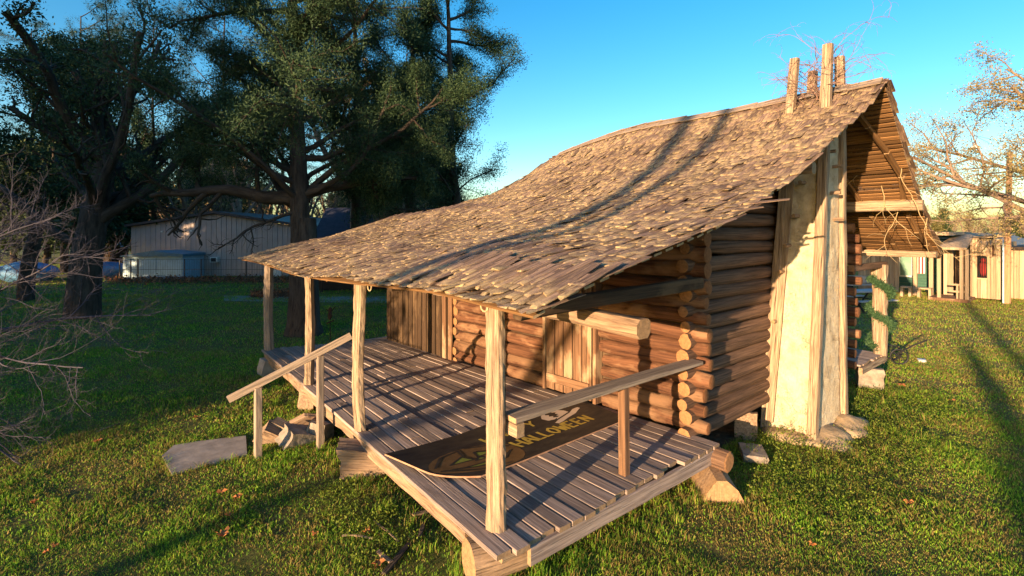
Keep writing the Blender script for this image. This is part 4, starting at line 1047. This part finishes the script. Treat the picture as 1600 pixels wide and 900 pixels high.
for pts, r0, r1 in (([(-20, -.2, 0), (-20, -1.3, 3.0), (-20, -2.67, 5.4), (-20, -3.28, 6.3), (-20, -3.66, 7.6), (-20, -3.7, 9.5)], .11, .17), ([(-20, -1.3, 3.0), (-20.2, -2.9, 5.0), (-20.3, -4.0, 6.6), (-20.4, -4.5, 8.2), (-20.4, -4.6, 9.6)], .09, .12)):
    q = [Vector(p) + Vector((20, .2, 0)) for p in pts]; T.tubep(q, [lerp(r0, r1, k/(len(q)-1)) for k in range(len(q))], 8)
    for k in range(2, len(q)): T.branch(q[k], (rnd.uniform(-.5, .5), rnd.choice((-1, 1)), .8), 1.8, .035, 0, dict(n=[6, 5], wig=[.12, .2], up=[.05, .05], max=1, kids=[5], t0=[.2], ang=[(25, 60)], len=[.5], rad=[.5]), .3)
finish_tree("bare_tree", T, (-20, -.2, 0), 'bark', None, "leaning forked leafless tree standing out of frame behind the viewer", seed=1)
for (x, y, h, r) in ((-30, -11.4, 12, .17),):
    mb = MB(); log(mb, [(0, 0, 0), (0, 0, h)], [r, r*.8], seg=10, sub=3); o = mb.build("utility_pole", M['pole']); o.location = (x, y, 0)
    tag(o, "wooden pole standing out of frame behind the viewer", "utility pole")

o = copy_tree(protos['ever']); o['label'] = "small evergreen standing out of frame behind the viewer"; o['group'] = 'shade trees out of the picture'; o.location = (-20, -8.4, 0); o.scale = (.16, .16, .48)
# --------------------------------------------------------------- left buildings
def place(name, px, dep, label, cat, yaw_off=0.0):
    g = dp(px, 360, dep); return tag(empty(name, (g.x, g.y, 0), YAW + yaw_off), label, cat)
# local frame: x right, y away from the viewer, z up
MBD = place("metal_building", 205, 34, "long tan ribbed metal building with a low gable beyond the lawn", "building", R(-3))
W_ = 12.6; mb = MB()
def ribwall(mb, x0, x1, y, zb, ztop, pitch=.30, rib=.03):
    x = x0
    while x < x1-.01:
        for (a, b, o_) in ((0, .8, 0), (.8, .87, 1), (.87, .93, 1), (.93, 1, 0)):
            xa, xb = x+a*pitch, min(x+b*pitch, x1)
            ya = y - (rib if a in (.87,) else 0); yb = y - (rib if b in (.87, .93) else 0)
            ya = y - (rib if a in (.87, .93) else 0)
            mb.add([(xa, ya, zb), (xb, yb, zb), (xb, yb, ztop(xb)), (xa, ya, ztop(xa))], [(0, 1, 2, 3)])
        x += pitch
rz = lambda x: 3.30 + .95*(1-abs(x-W_*.48)/(W_*.52))
ribwall(mb, 0, W_, 0, 0, rz, .36)
mb.add([(0, 0, 0), (0, 14, 0), (0, 14, rz(0)), (0, 0, rz(0))], [(3, 2, 1, 0)]); mb.add([(W_, 0, 0), (W_, 14, 0), (W_, 14, rz(W_)), (W_, 0, rz(W_))], [(0, 1, 2, 3)])
mb.build("wall", M['metalwall'], MBD)
mb = MB(); pk = (W_*.48, rz(W_*.48)+.05)
for (xa, za), (xb, zb) in (((-.25, rz(0)), pk), (pk, (W_+.25, rz(W_)))):
    v_ = [(xa, -.3, za), (xb, -.3, zb), (xb, 14, zb), (xa, 14, za)]; v_ += [(a, b, c_+.16) for a, b, c_ in v_]
    mb.add(v_, [(3, 2, 1, 0), (4, 5, 6, 7), (0, 1, 5, 4), (1, 2, 6, 5), (2, 3, 7, 6), (3, 0, 4, 7)])
mb.build("roof", M['darkmetal'], MBD)
mb = MB(); quadbox(mb, (5.85, -.3, .95), (6.35, 0, 1.3)); ac = mb.build("window_unit", M['white'], MBD)
mb = MB(); quadbox(mb, (5.92, -.31, 1.0), (6.28, -.29, 1.25)); mb.build("grille", M['black'], ac)
mb = MB(); quadbox(mb, (9.9, -.05, 0), (10.7, -.03, 1.6)); mb.build("door", M['white'], MBD)
for x in (2.2, 4.3):
    mb = MB(); quadbox(mb, (x, -.1, 3.0 if x < 3 else 3.05), (x+.14, -.02, 3.1 if x < 3 else 3.15)); mb.build("wall_lamp", M['white'], MBD)
mb = MB(); quadbox(mb, (5.0, -.6, 0), (5.08, -.5, .5)); quadbox(mb, (4.92, -.64, .45), (5.2, -.46, .58))
tag(mb.build("vent_pipe", M['white'], None), "short white capped pipe standing before the tan metal building", "pipe"); o = bpy.data.objects["vent_pipe"]; o.matrix_world = Matrix.Translation(MBD.location) @ Matrix.Rotation(MBD.rotation_euler.z, 4, 'Z')
SH = place("storage_shed", 192, 31.5, "low pale blue metal shed with sliding doors beside the tan building", "shed")
mb = MB(); quadbox(mb, (0, 0, 0), (3.85, 2.2, 1.5)); mb.build("wall", M['shedwhite'], SH)
mb = MB(); vv = [(-.08, -.15, 1.5), (1.9, -.15, 1.82), (3.95, -.15, 1.62), (3.95, -.15, 1.45), (-.08, -.15, 1.45)]; vv2 = [(a, 2.4, c_) for a, b, c_ in vv]
mb.add(vv+vv2, [(4, 3, 2, 1, 0), (5, 6, 7, 8, 9), (0, 1, 6, 5), (1, 2, 7, 6), (2, 3, 8, 7), (3, 4, 9, 8), (4, 0, 5, 9)]); mb.build("roof", M['shedblue'], SH)
for x0, x1 in ((.22, .92), (1.15, 2.15), (2.2, 3.78)):
    mb = MB(); quadbox(mb, (x0, -.03, .03), (x1, -.004, 1.36)); mb.build("door_panel", M['shedwhite'], SH)
FN = place("wire_fence", 186, 31.0, "thin wire fence with steel posts along the tan building", "fence")
mb = MB()
for x in (0, .7, 1.15, 4.1, 5.15, 8, 11): 
    p_ = MB(); quadbox(p_, (x, 0, 0), (x+.05, .05, 1.32)); p_.build("fence_post", M['darkmetal'], FN)
for z in (.15, .65, 1.27): quadbox(mb, (0, .01, z), (11, .03, z+.02))
for i in range(72): x = i*.153; quadbox(mb, (x, .015, .1), (x+.006, .02, 1.25))
mb.build("wire_mesh", M['darkmetal'], FN)
# dark house behind the cedar
DH = place("dark_house", 372, 25, "dark brown building with slate blue roof behind the huge cedar", "building", R(8))
mb = MB(); quadbox(mb, (3.9, 0, 0), (16, 8, 1.9)); mb.build("wall", M['brownwall'], DH)
mb = MB(); mb.add([(3.4, -.9, 1.75), (16.4, -.9, 1.75), (16.4, 4, 4.5), (3.4, 4, 4.5), (16.4, 9, 1.75), (3.4, 9, 1.75)], [(0, 1, 2, 3), (3, 2, 4, 5), (0, 3, 5), (1, 4, 2)]); mb.build("roof", M['darkroof'], DH)
for x in (4.2, 6.6, 9.2, 12): mb = MB(); quadbox(mb, (x, -.8, 0), (x+.1, -.7, 1.85)); mb.build("porch_column", M['brownwall'], DH)
for x in (5.2, 8.0): mb = MB(); quadbox(mb, (x, -.03, .7), (x+.9, -.003, 1.5)); mb.build("window", M['glass'], DH)
a, b, c_, d_ = gp(350, 462, 0), gp(350, 470, 0), gp(760, 476, 0), gp(760, 464, 0)
mb = MB(); mb.add([(p.x, p.y, .004) for p in (a, b, c_, d_)], [(0, 1, 2, 3)]); tag(mb.build("path", M['path']), kind='structure')
# far left: blue roofed hut, tarp, pole
HU = place("small_hut", 132, 42, "small brown hut with bluish hipped roof behind the bare tree", "hut")
mb = MB(); quadbox(mb, (.2, 0, 0), (2.2, 2, 1.75)); mb.build("wall", M['brownwall'], HU)
mb = MB(); mb.add([(0, -.2, 1.7), (2.4, -.2, 1.7), (2.4, 2.2, 1.7), (0, 2.2, 1.7), (1.2, 1, 2.35)], [(0, 1, 4), (1, 2, 4), (2, 3, 4), (3, 0, 4), (3, 2, 1, 0)]); mb.build("roof", M['shedwhite'], HU)
g = dp(165, 360, 33); mb = MB(); mb.add(*blob((0, 0, .45), (1.5, .8, .55), 5, amp=.1)); o = mb.build("tarp_covered_pile", M['bluetarp'], smooth=True); o.location = (g.x, g.y, 0)
tag(o, "low pile under a blue tarp left of the pale blue shed", "tarp pile")
g = dp(40, 360, 30); mb = MB(); mb.add(*blob((0, 0, .55), (1.9, .9, .65), 6, amp=.08)); o = mb.build("tarp_covered_boat", M['bluetarp'], smooth=True); o.location = (g.x, g.y, 0); o.rotation_euler.z = YAW
tag(o, "larger blue covered mound at the far left edge of the lawn", "tarp pile")
g = dp(172, 360, 38); mb = MB(); log(mb, [(0, 0, 0), (0, 0, 5.5)], [.12, .09], seg=8, sub=3); o = mb.build("utility_pole", M['pole']); o.location = (g.x, g.y, 0)
tag(o, "slim brown pole left of the tan metal building", "utility pole")
# rusty garden ornament
g = gp(516, 532, 0); og = tag(empty("garden_ornament", g), "small rusty metal figure on a stake in the lawn beyond the porch", "garden ornament")
mb = MB(); tube(mb, [(0, 0, -.05), (0, 0, .5)], .012, seg=6); mb.build("stake", M['iron'], og)
mb = MB(); mb.add(*blob((0, 0, .72), (.07, .05, .13), 2, 2)); mb.add(*blob((.0, 0, .88), (.05, .05, .06), 3, 2)); beam(mb, (-.12, 0, .9), (.02, 0, .78), .03, .02); beam(mb, (.14, 0, .95), (.0, 0, .78), .03, .02); beam(mb, (-.1, 0, .5), (.1, 0, .56), .04, .03); mb.build("figure", M['iron'], og)

# --------------------------------------------------------------- right buildings (x = 27..30, faces look to -x)
def yx(px, X): t = (X - CAM.x)/(FW.x + RT.x*(px-800)/F_PX); return CAM.y + t*(FW.y + RT.y*(px-800)/F_PX)
JX = 27.6
JS = tag(empty("plank_jail_shack", (JX, 0, 0)), "pale plank shack with barred door and barred window beside the utility pole", "shack")
y0, y1 = yx(1566, JX), yx(1476, JX)     # right and left ends
def Y(px): return yx(px, JX)
def vplanks(mb, X, ya, yb, z0, z1, w=.2, th=.03):
    y = min(ya, yb); e = max(ya, yb)
    while y < e-.02:
        ww = min(w*rnd.uniform(.8, 1.2), e-y); beam(mb, (X+rnd.uniform(-.006, .006), y+ww/2, z0), (X, y+ww/2, z1), ww-.012, th, up=Vector((1, 0, 0))); y += ww
mb = MB()
vplanks(mb, 0, Y(1566), Y(1542), .1, 2.75); vplanks(mb, 0, Y(1542), Y(1527), 1.9+.1, 2.75); vplanks(mb, 0, Y(1542), Y(1527), .1, 1.0); vplanks(mb, 0, Y(1527), Y(1516), .1, 2.75)
vplanks(mb, 0, Y(1490), Y(1474), .1, 2.2)
quadbox(mb, (.05, Y(1570), .1), (4, Y(1566), 2.6)); quadbox(mb, (3.9, Y(1566), .1), (4, Y(1474), 2.4)); quadbox(mb, (.05, Y(1476), .1), (4, Y(1474), 2.2))
mb.build("wall", M['shackw'], JS)
mb = MB(); vplanks(mb, .25, Y(1512), Y(1491), .2, 2.2, .12); 
for z in (.7, 1.4, 1.95): beam(mb, (.22, Y(1512), z), (.22, Y(1491), z), .03, .06)
mb.build("door", M['door'], JS)
mb = MB(); quadbox(mb, (.35, Y(1545), .9), (.4, Y(1524), 2.1)); wn = mb.build("window", M['glass'], JS)
mb = MB()
for k in range(6): y = lerp(Y(1542), Y(1527), (k+.5)/6); tube(mb, [(.02, y, 1.0), (.02, y, 1.98)], .014, seg=5)
mb.build("window_bars", M['black'], wn)
mb = MB(); beam(mb, (-.04, Y(1543), .98), (-.04, Y(1526), .98), .05, .06); beam(mb, (-.04, Y(1543), 2.02), (-.04, Y(1526), 2.02), .05, .06); mb.build("window_trim", M['shackw'], wn)
mb = MB(); z_ = 2.75
vv = [(-1.6, Y(1521), 2.28), (-1.6, Y(1471), 2.28), (4, Y(1471), 2.9), (4, Y(1568), 2.9), (-.1, Y(1568), 2.85), (-.1, Y(1521), 2.75)]
mb.add(vv + [(a, b, c_+.1) for a, b, c_ in vv], [tuple(reversed(range(6))), tuple(range(6, 12))] + [(i, (i+1) % 6, (i+1) % 6+6, i+6) for i in range(6)]); mb.build("roof", M['shackw'], JS)
for px in (1520, 1512, 1478):
    mb = MB(); p = Y(px) ; beam(mb, (-1.5, p-.02, .1), (-1.5, p-.02, 2.3), .13, .13, up=Vector((1, 0, 0))); mb.build("porch_post", M['shackw'], JS)
mb = MB(); quadbox(mb, (-1.7, Y(1524), 0), (0, Y(1464), .14)); mb.build("porch_floor", M['door'], JS)
mb = MB(); 
for z in (.45, .75): beam(mb, (-1.45, Y(1520), z), (-1.45, Y(1494), z), .05, .08)
beam(mb, (-1.45, Y(1506), .12), (-1.45, Y(1506), .75), .07, .07, up=Vector((1, 0, 0)))
mb.build("porch_railing", M['shackw'], JS)
mb = MB(); quadbox(mb, (-.12, Y(1554), 2.0), (-.02, Y(1551), 2.5)); mb.build("wall_lamp", M['iron'], JS)
g = Vector((JX+.2, (Y(1536)), 0)); mb = MB(); mb.add(*blob((0, 0, 1.4), (.1, .16, .35), 8, 2, .15)); mb.add(*blob((0, .02, 1.78), (.09, .11, .11), 9, 2, .1)); o = mb.build("red_garment", M['red'], smooth=True); o.location = g
tag(o, "bright red cloth hanging behind the barred window of the plank shack", "cloth")
# right-hand plank building beyond the pole
XB = 29.5; BB = tag(empty("plank_building", (XB, 0, 0)), "plain plank building behind the utility pole at the right edge", "building")
mb = MB(); vplanks(mb, 0, yx(1660, XB), yx(1578, XB), 0, 2.25, .22); quadbox(mb, (.1, yx(1577, XB), 0), (5, yx(1577, XB)+.05, 2.2)); mb.build("wall", M['shackw'], BB)
mb = MB(); quadbox(mb, (-.3, yx(1665, XB), 2.25), (5, yx(1572, XB), 2.38)); mb.build("roof", M['brownwall'], BB)
# green house left of it
XG = 30; GH = tag(empty("green_house", (XG, 0, 0)), "dark green sided house with posts and striped panel left of the plank shack", "house")
def YG(px, X=XG): return yx(px, X)
mb = MB(); 
for i in range(20): beam(mb, (0, YG(1495), .15+i*.14), (0, YG(1345), .15+i*.14), .03, .13)
mb.build("wall", M['green'], GH)
mb = MB(); vplanks(mb, -1.6, YG(1405, XG-1.6), YG(1340, XG-1.6), 0, 2.3, .2); mb.build("front_panel", M['shackw'], GH)
mb = MB(); quadbox(mb, (-.06, YG(1426), .75), (-.03, YG(1406), 1.75)); w_ = mb.build("window", M['glassgreen'], GH)
mb = MB()
for (a_, b_, za, zb) in ((1427, 1425, .7, 1.8), (1407, 1405, .7, 1.8), (1427, 1405, .68, .76), (1427, 1405, 1.75, 1.83)): quadbox(mb, (-.09, YG(a_), za), (-.05, YG(b_), zb))
mb.build("window_frame", M['white'], w_)
for k in range(5):
    mb = MB(); ya = lerp(YG(1446), YG(1433), (k)/5); yb = lerp(YG(1446), YG(1433), (k+1)/5); quadbox(mb, (-.10, ya, .9), (-.06, yb, 2.8)); mb.build("striped_panel", M['red'] if k % 2 else M['white'], GH)
mb = MB(); quadbox(mb, (-2.6, YG(1500), 2.9), (3, YG(1345), 3.05)); mb.build("roof", M['shackw'], GH)
for px in (1430, 1455):
    mb = MB(); beam(mb, (-2.4, yx(px, XG-2.4), 0), (-2.4, yx(px, XG-2.4), 2.9), .16, .16, up=Vector((1, 0, 0))); mb.build("porch_post", M['shackw'], GH)
for i, (pa, pb) in enumerate(((1424, 1408), (1456, 1434))):
    bn = tag(empty("wooden_bench", (26.6, yx((pa+pb)/2, 26.6), 0)), ("plain wooden bench below the window of the green house" if i == 0 else "plain wooden bench between the green house posts"), "bench"); w2 = abs(yx(pa, 26.6)-yx(pb, 26.6))/2
    mb = MB(); quadbox(mb, (-.2, -w2, .42), (.2, w2, .48)); mb.build("seat", M['shackw'], bn)
    for s_ in (-1, 1): mb = MB(); quadbox(mb, (-.15, s_*w2*.8-.05, 0), (.15, s_*w2*.8+.05, .42)); mb.build("leg", M['shackw'], bn)
# blue roofed house far behind
g = dp(1545, 360, 62); BH = tag(empty("blue_roof_house", (g.x, g.y, 0), YAW), "distant house with blue grey gabled roof behind the plank shack", "house")
mb = MB(); quadbox(mb, (-4, 0, 0), (6.5, 6, 1.2)); mb.build("wall", M['brownwall'], BH)
mb = MB(); mb.add([(-5, -.5, 1.1), (7.2, -.5, 1.1), (7.2, 7, 1.1), (-5, 7, 1.1), (-2.2, 3, 2.75), (5.5, 3, 2.75)], [(0, 1, 5, 4), (1, 2, 5), (2, 3, 4, 5), (3, 0, 4), (3, 2, 1, 0)]); mb.build("roof", M['blueroof'], BH)
# utility pole right
g = gp(1573, 474, 0); up = tag(empty("utility_pole", g), "tall brown wooden utility pole beside the plank shack", "utility pole")
mb = MB(); tt = (g-CAM).dot(FW); ztop = CAMZ + (360-238)/F_PX*tt; log(mb, [(0, 0, -.1), (.05, -.03, ztop/2), (.12, -.08, ztop)], [.125, .11, .10], seg=14, sub=4, wob=.02); mb.build("pole", M['pole'], up)
mb = MB(); cx = -RT*.15; tube(mb, [(cx.x, cx.y, 0), (cx.x+.02, cx.y, 2.6)], .03, seg=8); mb.build("conduit", M['shedwhite'], up)
# hanging lamp on a cable
lp = dp(1522, 232, tt*.98); lm_ = tag(empty("hanging_lamp", lp), "white dome lamp hanging on a thin cable in front of the rusty tree", "lamp")
mb = MB(); n = 14; rings = [(.02, .28), (.05, .26), (.06, .12), (.20, .0), (.19, -.02), (.02, .0)]; vs = [(r*math.cos(6.283*k/n), r*math.sin(6.283*k/n), z) for r, z in rings for k in range(n)]
mb.add(vs, [(i*n+k, i*n+(k+1) % n, (i+1)*n+(k+1) % n, (i+1)*n+k) for i in range(len(rings)-1) for k in range(n)]); mb.build("shade", M['white'], lm_, smooth=True)
mb = MB(); e1 = Vector((g.x+.12, g.y-.08, ztop-.05)) - lp; tube(mb, [(0, 0, .25), (0, 0, .55), e1], .006, seg=4); e2 = (Vector((rb.x, rb.y, 6.3)) - lp); tube(mb, [(0, 0, .55), e2*.5-Vector((0, 0, .15)), e2], .006, seg=4); mb.build("cable", M['black'], lm_)
# picnic table
g = gp(1345, 484, 0); pt = tag(empty("picnic_table", g, YAW+.25), "grey picnic table in the shade beyond the rear porch", "picnic table")
mb = MB(); quadbox(mb, (-.9, -.35, .72), (.9, .35, .77)); mb.build("table_top", M['grey'], pt)
for s_ in (-1, 1): mb = MB(); quadbox(mb, (-.9, s_*.65-.13, .42), (.9, s_*.65+.13, .46)); mb.build("bench_seat", M['grey'], pt)
for s_ in (-1, 1):
    mb = MB(); beam(mb, (s_*.55, -.6, 0), (s_*.55, -.1, .72), .05, .05); beam(mb, (s_*.55, .6, 0), (s_*.55, .1, .72), .05, .05); beam(mb, (s_*.55, -.7, .4), (s_*.55, .7, .4), .05, .05); mb.build("leg_frame", M['black'], pt)
g = gp(1350, 458, 0); bn = tag(empty("park_bench", (g.x, g.y, 0), YAW), "low grey bench in the deep shade behind the picnic table", "bench")
mb = MB(); quadbox(mb, (-.9, -.2, .4), (.9, .2, .45)); mb.build("seat", M['grey'], bn); mb = MB(); quadbox(mb, (-.9, .2, .5), (.9, .24, .85)); mb.build("backrest", M['grey'], bn)
for s_ in (-1, 1): mb = MB(); quadbox(mb, (s_*.7-.04, -.18, 0), (s_*.7+.04, .2, .4)); mb.build("leg", M['black'], bn)
# garland on the rear post
rg = np.random.default_rng(9); cs = []
for i in range(260):
    t = i/260; a_ = t*2.1*6.283+2.2; z = lerp(2.15, .75, t); r = .17 + .02*math.sin(i*.7)
    cs.append((9.72+r*math.cos(a_), -.02+r*math.sin(a_), z))
V, m = leaf_quads(np.array(cs), 30, .035, .034, rg, .5); o = mesh_np("garland", V, 4, [(0, 1, 2, 3)], m, M['garland']); tag(o, "green needle garland wound around the rear porch post", "garland")
# push plough / cart beyond the post
g = gp(1400, 566, 0); ct = tag(empty("hand_cart", g, .5), "small dark wheeled cart frame standing on the lawn by the rear post", "cart")
for s_ in (-.22, .22):
    mb = MB(); pts = [(s_, .17*math.cos(k/16*6.283), .18+.17*math.sin(k/16*6.283)) for k in range(17)]; tube(mb, pts, .018, seg=6)
    for k in range(4): a_ = k*.785; tube(mb, [(s_, -.16*math.cos(a_), .18-.16*math.sin(a_)), (s_, .16*math.cos(a_), .18+.16*math.sin(a_))], .008, seg=4)
    mb.build("wheel", M['black'], ct)
mb = MB(); tube(mb, [(-.22, 0, .18), (.22, 0, .18)], .02, seg=6); tube(mb, [(0, 0, .18), (-.1, -.3, .45), (-.15, -.55, .6)], .02, seg=6); mb.build("frame", M['black'], ct)
g = gp(1441, 565, 0); chunk("white_rag", (g.x, g.y, .03), (.22, .14, .06), (0, 0, .3), 31, "small crumpled white scrap lying on the lawn past the rear porch", "litter", mat='white', amp=.3)
# leaf litter along the metal building and lawn
cs = []; rg = np.random.default_rng(12)
for _ in range(1500):
    g = dp(rg.uniform(170, 470), 360, rg.normal(30.2, .9)); cs.append((g.x, g.y, .03))
for _ in range(500):
    g = dp(rg.uniform(395, 470), 360, rg.normal(23.5, .5)); cs.append((g.x, g.y, .03))
V, m = leaf_quads(np.array(cs), 3, .12, .07, rg, 1.2, 0, .5); V[:, 2] = np.abs(V[:, 2]); tag(mesh_np("leaf_litter", V, 4, [(0, 1, 2, 3)], m, M['litter']), kind='stuff')
# individual fallen leaves
def fallen(px, py, s, label, seed):
    rr_ = random.Random(seed); g = gp(px, py, 0); mb = MB(); n = 15; prof = [1, .55, .85, .4, .95, .5, .8, .35, .8, .5, .95, .4, .85, .55, .9]
    a0 = rr_.uniform(0, 6.28); vs = [(0, 0, .03)]
    for k in range(n):
        a_ = a0 + k/n*6.283; r = s*prof[k]*rr_.uniform(.85, 1.1); vs.append((r*math.cos(a_), r*math.sin(a_), .03 + rr_.uniform(-.012, .03)+.25*r*max(0, math.sin(a_*2+seed))))
    mb.add(vs, [(0, k+1, (k+1) % n+1) for k in range(n)]); o = mb.build("fallen_leaf", M['fall']); o.location = (g.x, g.y, .022)
    sub = o.modifiers.new("thick", 'SOLIDIFY'); sub.thickness = .002
    tag(o, label, "leaf", "fallen leaves on the lawn"); return o
for i, (px, py, s, lb) in enumerate(((348, 842, .085, "large tan leaf low in the left foreground lawn"), (346, 775, .065, "tan curled leaf, left one of the pair below the slab"), (371, 784, .075, "rusty leaf, right one of the pair below the slab"), (153, 694, .075, "brown leaf on the lawn left of the slab"), (305, 657, .05, "small pale leaf on the grass above the slab"), (357, 812, .04, "small dark red leaf between the pair and the large tan leaf"), (72, 870, .035, "tiny pale leaf near the bottom left corner"), (86, 860, .035, "tiny tan leaf right above the one at bottom left"), (55, 790, .05, "brown leaf near the left edge of the lawn"), (1420, 792, .06, "pale tan leaf in the right foreground lawn"), (1487, 630, .07, "curled tan leaf on the right lawn"), (1270, 858, .04, "small leaf at bottom right in the grass"), (1410, 606, .08, "orange leaf next to the rear porch corner"), (573, 838, .05, "orange red leaf beside the near porch front"), (590, 890, .07, "orange leaf at the bottom edge left of the log block"), (492, 842, .04, "small grey brown leaf below the cracked block"), (1352, 598, .06, "orange leaf under the rear porch edge"))):
    fallen(px, py, s, lb, i+1)
# sticks and bark scraps
for i, (p0, p1, w, lb) in enumerate((((535, 836), (583, 840), .02, "pale grey stick on soil near the porch front"), ((585, 812), (622, 846), .018, "thin pale twig pointing at the near porch corner"), ((600, 895), (640, 850), .05, "dark reddish bark strip left of the log block"), ((655, 838), (664, 815), .035, "brown bark scrap close to the sill beam"), ((150, 675), (190, 660), .015, "thin stick on the lawn at left near the shade edge"), ((230, 545), (262, 552), .03, "broken grey stick lying in the shaded lawn"), ((590, 860), (612, 880), .04, "short brown bark scrap on bare soil"), ((645, 805), (690, 790), .04, "long bark strip lying beneath the porch front edge"))):
    mb = MB(); a, b = gp(*p0, .03), gp(*p1, .03); beam(mb, a, b, w, w*.5, jit=w*.1, nseg=4, warp=.01); tag(mb.build("stick", M['chunk' if i not in (2, 3) else 'bark']), lb, "stick")
# litter of soil under the porch
mb = MB(); mb.add([(.5, .55, .004), (8.2, .5, .004), (8.5, 8.3, .004), (.5, 8.3, .004)], [(0, 1, 2, 3)]); tag(mb.build("bare_soil", M['soil']), kind='structure')
